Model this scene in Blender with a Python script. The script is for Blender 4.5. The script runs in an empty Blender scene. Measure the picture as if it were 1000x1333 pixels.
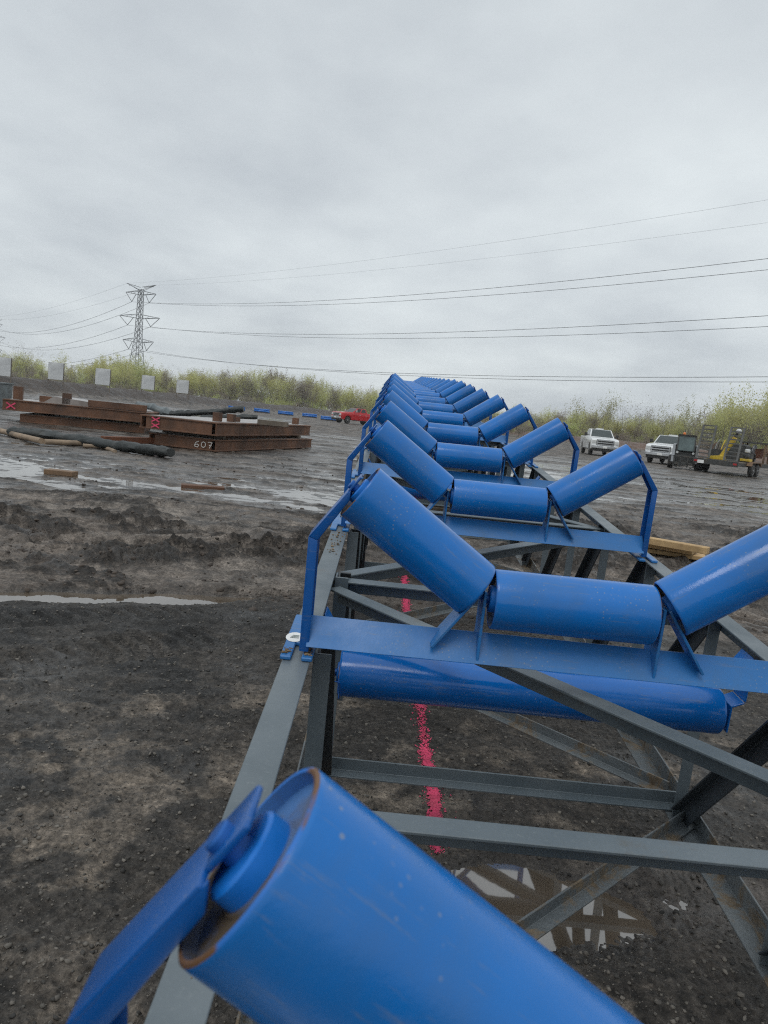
import bpy, bmesh, math, random
import numpy as np
from mathutils import Matrix, Vector, Euler

SC = bpy.context.scene
COL = SC.collection
R_ = math.radians
rnd = random.Random(7)

# ------------------------------------------------------------------ camera
FPX, CX, CY = 1000.0, 500.0, 666.5
T_, H0, EYE = .102, 542.0, 1.35
ROLL = math.atan(T_)
PITCH = math.atan((CY - H0) * math.cos(ROLL) / FPX)
F = np.array([0, math.cos(PITCH), -math.sin(PITCH)])
D0 = np.array([0, -math.sin(PITCH), -math.cos(PITCH)])
X0 = np.array([1., 0, 0])
RX = math.cos(ROLL) * X0 - math.sin(ROLL) * D0
DN = math.sin(ROLL) * X0 + math.cos(ROLL) * D0
CAMP = np.array([0, 0, EYE])
cd = bpy.data.cameras.new('camera')
cam = bpy.data.objects.new('camera', cd)
COL.objects.link(cam)
cam.matrix_world = Matrix(((RX[0], -DN[0], -F[0], 0), (RX[1], -DN[1], -F[1], 0), (RX[2], -DN[2], -F[2], EYE), (0, 0, 0, 1)))
cd.sensor_fit = 'VERTICAL'
cd.sensor_height = 36
cd.lens = 36 * FPX / 1333
cd.clip_start = .02
cd.clip_end = 6000
cd.dof.use_dof = True
cd.dof.focus_distance = 3.2
cd.dof.aperture_fstop = 11
SC.camera = cam

# ------------------------------------------------------------------ sky and light
SUN_EL, SUN_AZ = R_(58), R_(200)
w = bpy.data.worlds.new('World')
SC.world = w
w.use_nodes = True
nt = w.node_tree
nt.nodes.clear()
def wn(t, **k):
    n = nt.nodes.new(t)
    for a, v in k.items():
        setattr(n, a, v)
    return n
out = wn('ShaderNodeOutputWorld'); bg = wn('ShaderNodeBackground')
sky = wn('ShaderNodeTexSky', sky_type='NISHITA')
sky.sun_disc = False; sky.sun_elevation = SUN_EL; sky.sun_rotation = SUN_AZ
tc = wn('ShaderNodeTexCoord'); sep = wn('ShaderNodeSeparateXYZ')
nt.links.new(tc.outputs['Generated'], sep.inputs[0])
zc = wn('ShaderNodeMath', operation='MAXIMUM'); zc.inputs[1].default_value = 0
nt.links.new(sep.outputs['Z'], zc.inputs[0])
za = wn('ShaderNodeMath', operation='ADD'); za.inputs[1].default_value = .16
nt.links.new(zc.outputs[0], za.inputs[0])
dv = wn('ShaderNodeVectorMath', operation='DIVIDE')
cz = wn('ShaderNodeCombineXYZ')
for i in range(3): nt.links.new(za.outputs[0], cz.inputs[i])
nt.links.new(tc.outputs['Generated'], dv.inputs[0]); nt.links.new(cz.outputs[0], dv.inputs[1])
n1 = wn('ShaderNodeTexNoise'); n1.inputs['Scale'].default_value = .8; n1.inputs['Detail'].default_value = 6; n1.inputs['Roughness'].default_value = .42; n1.inputs['Distortion'].default_value = .3
n2 = wn('ShaderNodeTexNoise'); n2.inputs['Scale'].default_value = 2.4; n2.inputs['Detail'].default_value = 7; n2.inputs['Roughness'].default_value = .55
mp = wn('ShaderNodeMapping'); mp.inputs['Location'].default_value = (1.7, .4, 0); mp.inputs['Scale'].default_value = (1, .8, 0)
nt.links.new(dv.outputs[0], mp.inputs[0])
nt.links.new(mp.outputs[0], n1.inputs['Vector']); nt.links.new(mp.outputs[0], n2.inputs['Vector'])
mx = wn('ShaderNodeMath', operation='MULTIPLY_ADD'); mx.inputs[1].default_value = .35
nt.links.new(n2.outputs[0], mx.inputs[0])
m65 = wn('ShaderNodeMath', operation='MULTIPLY'); m65.inputs[1].default_value = .65
nt.links.new(n1.outputs[0], m65.inputs[0]); nt.links.new(m65.outputs[0], mx.inputs[2])
ramp = wn('ShaderNodeValToRGB')
cr = ramp.color_ramp
cr.elements[0].position = .34; cr.elements[0].color = (.520, .565, .605, 1)
cr.elements[1].position = .655; cr.elements[1].color = (.775, .83, .85, 1)
e = cr.elements.new(.5); e.color = (.655, .705, .735, 1)
nt.links.new(mx.outputs[0], ramp.inputs[0])
sc10 = wn('ShaderNodeVectorMath', operation='SCALE')
zen = wn('ShaderNodeMapRange'); zen.interpolation_type = 'SMOOTHSTEP'      # overcast: brightest overhead
for i_, v_ in enumerate((.60, .95, 10.0, 13.0)): zen.inputs[i_ + 1].default_value = v_
nt.links.new(sep.outputs['Z'], zen.inputs[0]); nt.links.new(zen.outputs[0], sc10.inputs['Scale'])
nt.links.new(ramp.outputs[0], sc10.inputs[0])
mixs = wn('ShaderNodeMix', data_type='RGBA'); mixs.inputs[0].default_value = .96
nt.links.new(sky.outputs[0], mixs.inputs[6]); nt.links.new(sc10.outputs[0], mixs.inputs[7])
nt.links.new(mixs.outputs[2], bg.inputs[0])
bg.inputs[1].default_value = .1
nt.links.new(bg.outputs[0], out.inputs[0])
sd = bpy.data.lights.new('sun', 'SUN')
sd.energy = .7; sd.angle = R_(25); sd.color = (1, .97, .93)
so = bpy.data.objects.new('sun', sd); COL.objects.link(so)
sdir = Vector((math.sin(SUN_AZ) * math.cos(SUN_EL), math.cos(SUN_AZ) * math.cos(SUN_EL), math.sin(SUN_EL)))
so.rotation_euler = sdir.to_track_quat('Z', 'Y').to_euler()
SC.view_settings.view_transform = 'Standard'
SC.view_settings.look = 'None'
SC.view_settings.exposure = .08
SC.view_settings.gamma = 1
SC.cycles.use_denoising = False
SC.cycles.pixel_filter_type = 'BLACKMAN_HARRIS'
SC.cycles.filter_width = 1.1
SC.cycles.use_adaptive_sampling = False

# ------------------------------------------------------------------ picture to place
def ray(x, y):
    return (x - CX) / FPX * RX + (y - CY) / FPX * DN + F
def at(x, y, z=0.0):
    d = ray(x, y); k = (z - EYE) / d[2]
    return CAMP + k * d
def atd(x, y, dep):
    return CAMP + dep * ray(x, y)
CA = ray(518, 463); CA = CA / np.linalg.norm(CA)                 # along the conveyor
CB = np.cross(CA, [0, 0, 1.]); CB /= np.linalg.norm(CB)          # across it
CN = np.cross(CB, CA)
CO = CAMP + 1.63 * ray(744, 790)                                  # middle of the second trough idler
VB = 9.0                                                          # where the second truss begins
def frame(v):
    """origin and axes of the conveyor at distance v along it"""
    if v <= VB:
        return CO + v * CA, CB, CA, CN
    a = R_(-1.35); A2 = math.cos(a) * CA + math.sin(a) * CN; N2 = np.cross(CB, A2)
    return CO + VB * CA + (v - VB) * A2, CB, A2, N2
def mat4(o, b, a, n):
    return Matrix(((b[0], a[0], n[0], o[0]), (b[1], a[1], n[1], o[1]), (b[2], a[2], n[2], o[2]), (0, 0, 0, 1)))

# ------------------------------------------------------------------ noise in numpy
_prm = np.random.RandomState(3)
PERM = np.concatenate([_prm.permutation(4096)] * 2)
GA = _prm.rand(4096) * 2 * np.pi
GX, GY = np.cos(GA), np.sin(GA)
def perlin(x, y, s=0):
    x = np.asarray(x, float) + s * 37.17; y = np.asarray(y, float) + s * 11.31
    xi = np.floor(x).astype(np.int64); yi = np.floor(y).astype(np.int64)
    xf = x - xi; yf = y - yi
    u = xf * xf * xf * (xf * (xf * 6 - 15) + 10); v = yf * yf * yf * (yf * (yf * 6 - 15) + 10)
    def g(i, j):
        h = PERM[(PERM[(xi + i) & 4095] + yi + j) & 4095]
        return GX[h] * (xf - i) + GY[h] * (yf - j)
    a = g(0, 0) * (1 - u) + g(1, 0) * u
    b = g(0, 1) * (1 - u) + g(1, 1) * u
    return (a * (1 - v) + b * v) * 1.5
def fbm(x, y, o=4, s=0, gain=.5):
    t = 0; a = 1
    for k in range(o):
        t = t + a * perlin(x * 2 ** k, y * 2 ** k, s + k * 5); a *= gain
    return t
def sstep(a, b, x):
    t = np.clip((x - a) / (b - a), 0, 1); return t * t * (3 - 2 * t)
def seg_dist(x, y, p, q):
    px, py = p; qx, qy = q; dx, dy = qx - px, qy - py
    t = np.clip(((x - px) * dx + (y - py) * dy) / (dx * dx + dy * dy), 0, 1)
    return np.hypot(x - px - t * dx, y - py - t * dy), t

# ------------------------------------------------------------------ terrain
BERM = [(-75, 30), (-46, 62), (-40, 88), (-36, 125), (-17, 190), (10, 205), (29, 150), (38, 118), (52, 100), (80, 85)]
def berm_h(x, y):
    d = np.full(np.shape(x), 1e9); hh = np.zeros(np.shape(x)); acc = 0
    for i in range(len(BERM) - 1):
        dd, t = seg_dist(x, y, BERM[i], BERM[i + 1])
        top = (1.42 if i < 4 else 1.2)
        m = dd < d
        d = np.where(m, dd, d); hh = np.where(m, top, hh)
    wob = 1 + .16 * perlin(x / 5, y / 5, 9) + .08 * perlin(x / 1.6, y / 1.6, 4)
    return hh * wob * (1 - sstep(.8, 6.5, d + perlin(x / 3, y / 3, 2) * .8))
def masks(x, y):
    """soil zones: dark gravel, pale dry crust, wetness of the low ground"""
    nz = fbm(x / .9, y / .9, 4, 21)
    nb = fbm(x / 2.6, y / 2.6, 3, 25)
    yy = y - .40 * np.clip(x + 2.28, -4, 1.9)
    grav = sstep(4.52, 4.36, yy + .08 * nz) * 1.0
    grav = np.maximum(grav, .9 * (sstep(6.0, 3.6, y + .9 * nz) * sstep(-1.1, -.6, x)))
    tan_c = (sstep(.13, .55, fbm(x / .42 + 3, y / .5, 5, 31, .62) + .55 * np.exp(-(((x + .75) / .5) ** 2 + ((y - 2.75) / .8) ** 2)) - .25 * sstep(3.2, 3.7, y)) * sstep(3.5, 3.25, y + .2 * nz))
    pale_u = np.exp(-(((x - 1.0) / .75) ** 2 + ((y - 2.15) / .22) ** 2)) * sstep(-.5, .3, nz + .3)
    dark_band = np.exp(-((yy - 3.92 - .1 * nz) / .36) ** 2) * sstep(.6, -.1, x)
    dark_band = np.maximum(dark_band, sstep(.22, .42, fbm(x / .55 + 7, y / .45, 4, 43)) * sstep(4.6, 4.1, y) * sstep(-.3, -.8, x))
    return grav, tan_c, pale_u, dark_band
TRK = [((-4.4, 5.75), (-.7, 6.75), .23, .17), ((-5.0, 6.75), (-1.2, 7.55), .23, .17), ((-5.6, 7.5), (-2.6, 6.3), .22, .18), ((-7, 8.3), (-.8, 8.2), .25, .2), ((1.6, 6.2), (4.5, 9.5), .24, .18), ((2.6, 5.6), (6.5, 9.6), .24, .18), ((-9, 16), (0, 17.5), .3, .3), ((-9, 18.5), (0, 20.2), .3, .3), ((3, 16), (16, 24), .3, .3), ((4, 13.5), (18, 22), .3, .3), ((-14, 33), (-2, 40), .4, .5), ((4, 34), (22, 37), .4, .5), ((-1.9, 3.05), (-.75, 4.1), .17, .1), ((-2.4, 3.6), (-.9, 4.6), .17, .1)]
def tracks(x, y):
    M_ = np.zeros(np.shape(x)); H_ = np.zeros(np.shape(x))
    for p, q, width, lug in TRK:
        dd, t = seg_dist(x, y + .12 * perlin(x / 1.1, y / 1.1, 55), p, q)
        L = math.hypot(q[0] - p[0], q[1] - p[1])
        m = sstep(width, width * .75, dd) * sstep(0, .1, t) * sstep(1, .9, t) * sstep(-.55, -.1, perlin(x / .9, y / .9, 77))
        k = 1 if p[1] > 4.2 else .35
        lugs = sstep(-.3, .5, np.sin(t * L / lug * 2 * np.pi + dd / width * 2.2))
        edge = np.exp(-((dd - width * 1.15) / (width * .25)) ** 2) * sstep(0, .1, t) * sstep(1, .9, t)
        H_ = H_ + k * (m * (-.055 + .055 * lugs) + .03 * edge); M_ = np.maximum(M_, m)
    return M_, H_
def clod_field(x, y):
    c = np.abs(perlin(x / .26, y / .22, 14)) * 1.2 + .6 * np.abs(perlin(x / .085, y / .08, 15)) + .35 * np.abs(perlin(x / .045, y / .045, 16)) + .22 * perlin(x / .024, y / .03, 19)
    return c, sstep(-.1, .5, fbm(x / 1.3, y / .7, 3, 18))
def height(x, y):
    x = np.asarray(x, float); y = np.asarray(y, float)
    r = np.hypot(x, y)
    near = sstep(60, 25, r)
    z = .05 + .035 * fbm(x / 3.1, y / 2.2, 3, 1) * sstep(1.5, 6, r)
    tm, th = tracks(x, y)
    rough = (1 - .85 * tm) * sstep(4.6, 5.6, y - .3 * np.clip(x + 2.28, -4, 1.9)) * sstep(60, 12, r)
    z = z + rough * (.042 * fbm(x / 1.1, y / .8, 4, 6, .56) + .045 * np.maximum(0, fbm(x / .6, y / .45, 4, 8, .62)))
    clod, cmask = clod_field(x, y)
    z = z + rough * clod * (.020 + .060 * cmask)
    # worked band of churned mud and heaps
    churn = (1 - .8 * tm) * np.exp(-((y - 7.3) / 1.5) ** 2) * sstep(.4, -.8, x)
    z = z + churn * (.02 + .06 * np.maximum(0, fbm(x / .8, y / .5, 5, 12, .6)))
    for hx, hy, hr, hh in ((-3.0, 9.0, .55, .20), (-3.7, 9.2, .5, .16), (-2.5, 8.9, .35, .14), (-.55, 6.6, .22, .12), (-4.6, 8.8, .5, .12), (.5, 14.5, .8, .22), (-.3, 13.6, .6, .16), (5.2, 15.5, .7, .2), (7.5, 17, .9, .22), (4.4, 8.6, .5, .1), (6.4, 12.2, .6, .14), (8.4, 13.1, .8, .2), (10.5, 19, 1., .25)):
        g = np.exp(-(((x - hx) / hr) ** 2 + ((y - hy) / (hr * .7)) ** 2))
        z = z + hh * g * (.7 + .8 * np.abs(fbm(x / .16, y / .16, 3, 40)))
    z = z + th
    # low wet ground: wide puddles with ragged shores
    wz = np.exp(-(np.abs(y - 12.2 - .05 * x + .7 * perlin(x / 1.5, y / 1.5, 63)) / 3.9) ** 4) * sstep(.9, -.6, x)
    wz = np.maximum(wz, .95 * sstep(14, 18, y + 1.2 * perlin(x / 2, y / 2, 59)) * sstep(1.2, 3.6, x) * sstep(48, 30, y))
    wz = np.maximum(wz, .8 * sstep(12, 15, y) * sstep(55, 40, y))
    wz = np.maximum(wz, 1.1 * sstep(36, 42, y) * sstep(95, 70, y) * sstep(-5, -12, x))
    wz = np.clip(wz, 0, 1)
    yw = y + .35 * perlin(x / 2.5, y / 2.5, 57) + .06 * x
    st1 = fbm(x / 1.9, yw / .62, 5, 51, .62); st2 = fbm(x / 4.5, yw / 1.7, 5, 53, .62)
    f2 = sstep(14, 24, y); st = st1 * (1 - f2) + st2 * f2
    brk = fbm(x / 3.2, y / 2.2, 2, 58)
    fine_ = fbm(x / .55, yw / .20, 4, 60, .6) * (1 - f2) + fbm(x / 1.4, yw / .55, 4, 62, .6) * f2
    zw = -.0035 + np.maximum(0, st + .10 + .5 * brk) * .034 + .013 * fine_ + .010 * rough * clod * sstep(0, .5, st)
    z = z * (1 - wz) + wz * zw
    # long narrow puddle along the edge of the gravel
    lx = 4.60 + .40 * np.clip(x + 2.28, -4, 2) + .05 * fbm(x / .35, y * 0 + .5, 3, 61)
    wd = .16 * sstep(-.5, -1.3, x) + .03
    z = z - .14 * np.exp(-(np.abs(y - lx) / wd) ** 3) * sstep(-.4, -.8, x)
    z = z + .02 * np.exp(-((y - 3.95 - .40 * np.clip(x + 2.28, -4, 2)) / .25) ** 2) * sstep(.1, -.5, x) + .012 * sstep(.1, -.5, x) * sstep(4.6, 4.2, y - .3 * np.clip(x + 2.28, -4, 2)) * clod
    # puddle under the conveyor
    pu = np.exp(-(((x - .47) / .50) ** 2 + ((y - 2.06) / .25) ** 2) ** 1.4)
    pu = np.maximum(pu, .55 * np.exp(-(((x - .95) / .5) ** 2 + ((y - 2.1) / .16) ** 2)))
    z = z - .085 * pu * (1 + .25 * fbm(x / .2, y / .2, 3, 66))
    # gravel grain and small lumps, only where it can be seen
    g = sstep(9, 3, r)
    z = z + g * (.010 * fbm(x / .16, y / .16, 3, 70) + .009 * np.abs(perlin(x / .035, y / .035, 72)) + .003 * perlin(x / .014, y / .014, 74))
    z = z + sstep(5, 2, np.abs(x - 0) * 0 + y) * .006 * fbm(x / .5, y / .5, 3, 75)
    return z + berm_h(x, y)

# ------------------------------------------------------------------ materials
def mat(name):
    m = bpy.data.materials.new(name); m.use_nodes = True
    t = m.node_tree; b = t.nodes['Principled BSDF']
    return m, t, b
def nd(t, typ, **k):
    n = t.nodes.new(typ)
    for a, v in k.items(): setattr(n, a, v)
    return n
def noise(t, scale, detail=4, rough=.55, vec=None, dist=0):
    n = nd(t, 'ShaderNodeTexNoise')
    n.inputs['Scale'].default_value = scale; n.inputs['Detail'].default_value = detail
    n.inputs['Roughness'].default_value = rough; n.inputs['Distortion'].default_value = dist
    if vec is None:
        c = t.nodes.get('TC') or nd(t, 'ShaderNodeTexCoord'); c.name = 'TC'
        vec = c.outputs['Object']
    t.links.new(vec, n.inputs['Vector'])
    return n.outputs[0]
def rng_(t, v, a, b, c=0., d=1.):
    n = nd(t, 'ShaderNodeMapRange'); n.inputs[1].default_value = a; n.inputs[2].default_value = b
    n.inputs[3].default_value = c; n.inputs[4].default_value = d
    t.links.new(v, n.inputs[0]); return n.outputs[0]
def mix(t, f, a, b):
    n = nd(t, 'ShaderNodeMix', data_type='RGBA')
    if isinstance(f, float): n.inputs[0].default_value = f
    else: t.links.new(f, n.inputs[0])
    for s, v in ((6, a), (7, b)):
        if isinstance(v, tuple): n.inputs[s].default_value = (*v[:3], 1)
        else: t.links.new(v, n.inputs[s])
    return n.outputs[2]
def mth(t, op, a, b=None):
    n = nd(t, 'ShaderNodeMath', operation=op)
    for i, v in enumerate((a, b)):
        if v is None: continue
        if isinstance(v, (float, int)): n.inputs[i].default_value = v
        else: t.links.new(v, n.inputs[i])
    return n.outputs[0]
def bump(t, b, h, strength=.3, dist=.01):
    n = nd(t, 'ShaderNodeBump'); n.inputs['Strength'].default_value = strength; n.inputs['Distance'].default_value = dist
    t.links.new(h, n.inputs['Height']); t.links.new(n.outputs[0], b.inputs['Normal'])
def simple(name, col, rough=.5, metal=0., var=.25, scale=6., dirt=None, dirt_amt=.3, bmp=0., edge=None):
    """a surface colour with uneven tone, and dirt patches where asked"""
    m, t, b = mat(name)
    n = noise(t, scale, 5)
    c = mix(t, rng_(t, n, .3, .7), tuple(x * (1 - var) for x in col), tuple(min(1, x * (1 + var)) for x in col))
    if dirt:
        d = noise(t, scale * .6, 7, .65)
        lo_ = .62 - dirt_amt * .4
        c = mix(t, rng_(t, d, lo_, lo_ + edge if edge else .72, 0, .85 if not edge else 1), c, dirt)
    t.links.new(c, b.inputs['Base Color'])
    t.links.new(rng_(t, noise(t, scale * 2, 4), .3, .7, max(.02, rough - .1), min(1, rough + .12)), b.inputs['Roughness'])
    b.inputs['Metallic'].default_value = metal
    if bmp: bump(t, b, noise(t, scale * 5, 5), bmp, .01)
    return m

def blue_paint(name, base, dust=.35, rough=.3):
    m, t, b = mat(name)
    oi = nd(t, 'ShaderNodeObjectInfo')
    c = nd(t, 'ShaderNodeTexCoord'); c.name = 'TC'
    vm = nd(t, 'ShaderNodeVectorMath', operation='ADD')
    sc = nd(t, 'ShaderNodeVectorMath', operation='SCALE'); sc.inputs['Scale'].default_value = 13.0
    cmb = nd(t, 'ShaderNodeCombineXYZ')
    for i in range(3): t.links.new(oi.outputs['Random'], cmb.inputs[i])
    t.links.new(cmb.outputs[0], sc.inputs[0])
    t.links.new(c.outputs['Object'], vm.inputs[0]); t.links.new(sc.outputs[0], vm.inputs[1])
    V = vm.outputs[0]
    big = noise(t, 3.2, 5, .6, V)
    col = mix(t, rng_(t, big, .3, .7), tuple(x * .86 for x in base), tuple(x * 1.1 for x in base))
    # thin dried mud film, stronger in blotches
    film = rng_(t, noise(t, 5.5, 8, .68, V, .4), .46, .74, 0, dust)
    col = mix(t, film, col, (.075, .120, .165))
    # spatter
    vo = nd(t, 'ShaderNodeTexVoronoi'); vo.inputs['Scale'].default_value = 105; t.links.new(V, vo.inputs['Vector'])
    sp = mth(t, 'MULTIPLY', rng_(t, mth(t, 'ADD', vo.outputs['Distance'], mth(t, 'MULTIPLY', noise(t, 90, 3, .6, V), .25)), .24, .33, 1, 0), rng_(t, noise(t, 5, 5, .65, V), .52, .60))
    col = mix(t, mth(t, 'MULTIPLY', sp, .6), col, (.24, .27, .30))
    # scuffs: stretched noise
    mpn = nd(t, 'ShaderNodeMapping'); mpn.inputs['Scale'].default_value = (5, 46, 46); t.links.new(V, mpn.inputs[0])
    scf = rng_(t, noise(t, 2.2, 7, .75, mpn.outputs[0]), .57, .68, 0, .55)
    col = mix(t, scf, col, (.13, .18, .27))
    t.links.new(col, b.inputs['Base Color'])
    t.links.new(rng_(t, noise(t, 9, 6, .6, V), .3, .75, rough - .08, rough + .22), b.inputs['Roughness'])
    bump(t, b, noise(t, 160, 3, .6, V), .10, .002)
    return m
M = {}
M['blue'] = blue_paint('blue_paint', (.003, .150, .50), .34, .17)
M['blue_gloss'] = blue_paint('glossy_blue_paint', (.003, .125, .45), .06, .12)
M['blue_dark'] = blue_paint('bracket_blue_paint', (.004, .090, .34), .2, .22)
M['blue_beam'] = blue_paint('dusty_blue_paint', (.018, .160, .44), .5, .33)
M['rust_rim'] = simple('chipped_rusty_rim', (.02, .15, .50), .6, 0, .3, 16, (.15, .075, .035), .30, 0, .05)
M['cap'] = simple('dusty_end_cap', (.06, .17, .40), .6, 0, .3, 9, (.12, .09, .06), .42, 0, .12)
M['hub'] = simple('blue_hub', (.008, .17, .60), .4, 0, .2, 12, (.10, .085, .07), .15)
M['shaft'] = simple('dark_shaft', (.012, .10, .36), .45, .3, .3, 20)
M['white'] = simple('white_sticker', (.8, .8, .78), .4, 0, .05, 9)
M['ink'] = simple('printed_ink', (.06, .10, .09), .5, 0, .1, 9)
def steel_paint():
    m, t, b = mat('grey_steel_paint')
    c = mix(t, rng_(t, noise(t, 2.2, 6, .6), .3, .7), (.078, .102, .118), (.165, .192, .208))
    fine = noise(t, 120, 4, .7)
    c = mix(t, rng_(t, fine, .55, .8, 0, .35), c, (.27, .295, .30))
    mud = rng_(t, noise(t, 4.5, 9, .7), .60, .68, 0, .5)
    c = mix(t, mud, c, (.115, .095, .07))
    t.links.new(c, b.inputs['Base Color'])
    t.links.new(rng_(t, noise(t, 8, 5), .3, .7, .34, .55), b.inputs['Roughness'])
    b.inputs['Metallic'].default_value = .15
    bump(t, b, fine, .12, .003)
    return m
M['steel'] = steel_paint()
M['steel_dark'] = simple('dark_grey_steel_paint', (.040, .050, .060), .45, .1, .3, 3, (.09, .075, .055), .12)
def muddy_steel():
    m, t, b = mat('muddy_steel_paint')
    c = mix(t, rng_(t, noise(t, 2.2, 6), .3, .7), (.085, .10, .11), (.15, .165, .17))
    mud = rng_(t, noise(t, 5.2, 10, .75, None, .6), .50, .58)
    c = mix(t, mud, c, mix(t, rng_(t, noise(t, 20, 6, .7), .35, .65), (.09, .068, .045), (.19, .145, .095)))
    t.links.new(c, b.inputs['Base Color'])
    t.links.new(rng_(t, mud, 0, 1, .4, .9), b.inputs['Roughness'])
    bump(t, b, noise(t, 14, 8, .7), .5, .02)
    return m
M['steel_mud'] = muddy_steel()
M['rust'] = simple('rusty_brown_steel', (.150, .072, .040), .7, .1, .45, 1.6, (.05, .030, .021), .45, .3)
M['rust_red'] = simple('red_rust_steel', (.15, .055, .026), .75, .1, .4, 1.8, (.05, .028, .02), .4, .3)
M['deck'] = simple('wet_pale_deck', (.33, .30, .28), .3, 0, .25, 1.2, (.16, .13, .115), .45)
M['pink'] = simple('pink_marking_paint', (.74, .075, .17), .9, 0, .3, 9, (.28, .08, .09), .35)
M['chalk'] = simple('white_chalk', (.62, .60, .57), .9, 0, .1, 20)
M['tarp'] = simple('dark_geotextile', (.020, .025, .025), .55, 0, .35, 3, (.075, .075, .07), .3, .5)
M['tarp_grey'] = simple('grey_tarp', (.13, .15, .155), .4, 0, .35, 2, (.06, .06, .06), .3, .4)
M['pole'] = simple('tan_pole', (.30, .22, .15), .7, 0, .3, 3, (.10, .08, .06), .4)
M['wood'] = simple('pale_timber', (.52, .35, .17), .75, 0, .3, 5, (.20, .13, .07), .4, .3)
M['wood_old'] = simple('grey_timber', (.17, .14, .11), .8, 0, .3, 4, (.06, .05, .04), .4, .3)
M['panel'] = simple('pale_panel', (.66, .67, .67), .5, 0, .16, 1.3, (.32, .33, .34), .75)
M['bark'] = simple('bark', (.17, .15, .125), .9, 0, .3, 1.0)
M['bark_pale'] = simple('pale_bark', (.26, .24, .21), .9, 0, .3, 1.0)
M['galv'] = simple('galvanised_steel', (.24, .25, .26), .5, .4, .15, 1)
M['wire'] = simple('weathered_wire', (.12, .125, .13), .6, .2, .1, 1)
M['tyre'] = simple('tyre_rubber', (.022, .021, .020), .8, 0, .3, 8, (.10, .085, .07), .3)
M['rim'] = simple('wheel_rim', (.42, .42, .42), .35, .6, .2, 8)
M['glass'] = simple('dark_glass', (.025, .035, .035), .05, 0, .2, 2)
M['screen'] = simple('windscreen_glass', (.03, .042, .042), .08, 0, .2, 2)
M['cab_glass'] = simple('loader_glass', (.09, .125, .125), .08, 0, .4, 1.5)
M['chrome'] = simple('chrome_trim', (.55, .56, .57), .22, .8, .1, 4)
M['black'] = simple('black_plastic', (.018, .018, .018), .5, 0, .3, 6, (.07, .06, .05), .25)
M['white_paint'] = simple('white_car_paint', (.74, .75, .75), .22, 0, .06, 1.5, (.36, .32, .28), .12)
M['red_paint'] = simple('red_car_paint', (.52, .022, .028), .2, 0, .12, 1.5, (.20, .05, .04), .12)
M['lamp'] = simple('clear_lamp_lens', (.62, .63, .62), .12, 0, .1, 5)
M['amber'] = simple('amber_lens', (.75, .20, .03), .3, 0, .1, 5)
M['red_lens'] = simple('red_lens', (.4, .02, .02), .3, 0, .1, 5)
M['ramp_steel'] = simple('worn_ramp_steel', (.11, .11, .105), .6, .2, .3, 3)
M['yellow'] = simple('yellow_machine_paint', (.62, .43, .03), .4, 0, .2, 3, (.2, .15, .06), .2)
M['machine'] = simple('dark_machine_paint', (.045, .047, .045), .5, .1, .3, 3, (.11, .09, .07), .3)
M['tan_mach'] = simple('brown_machine_paint', (.20, .12, .065), .6, .1, .3, 2, (.07, .05, .035), .4)

def leaf_mat(name, a, b_):
    m, t, b = mat(name)
    oi = nd(t, 'ShaderNodeObjectInfo'); g = nd(t, 'ShaderNodeNewGeometry')
    f = rng_(t, g.outputs['Random Per Island'], 0, 1)
    c = mix(t, f, a, b_)
    c2 = mix(t, rng_(t, noise(t, .12, 3), .35, .65), c, tuple(x * y for x, y in zip(a, (.92, .8, .8))))
    t.links.new(c2, b.inputs['Base Color']); b.inputs['Roughness'].default_value = .6
    tr = nd(t, 'ShaderNodeBsdfTranslucent'); t.links.new(c2, tr.inputs[0])
    mxs = nd(t, 'ShaderNodeMixShader'); mxs.inputs[0].default_value = .55
    o = t.nodes['Material Output']
    t.links.new(b.outputs[0], mxs.inputs[1]); t.links.new(tr.outputs[0], mxs.inputs[2]); t.links.new(mxs.outputs[0], o.inputs[0])
    return m
M['leaf'] = leaf_mat('spring_leaves', (.58, .61, .25), (.74, .76, .37))
M['leaf_pale'] = leaf_mat('pale_spring_leaves', (.40, .42, .20), (.55, .56, .32))
M['leaf_green'] = leaf_mat('green_leaves', (.47, .53, .20), (.60, .64, .29))
M['bud'] = leaf_mat('brown_buds', (.30, .27, .21), (.42, .38, .30))

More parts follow.
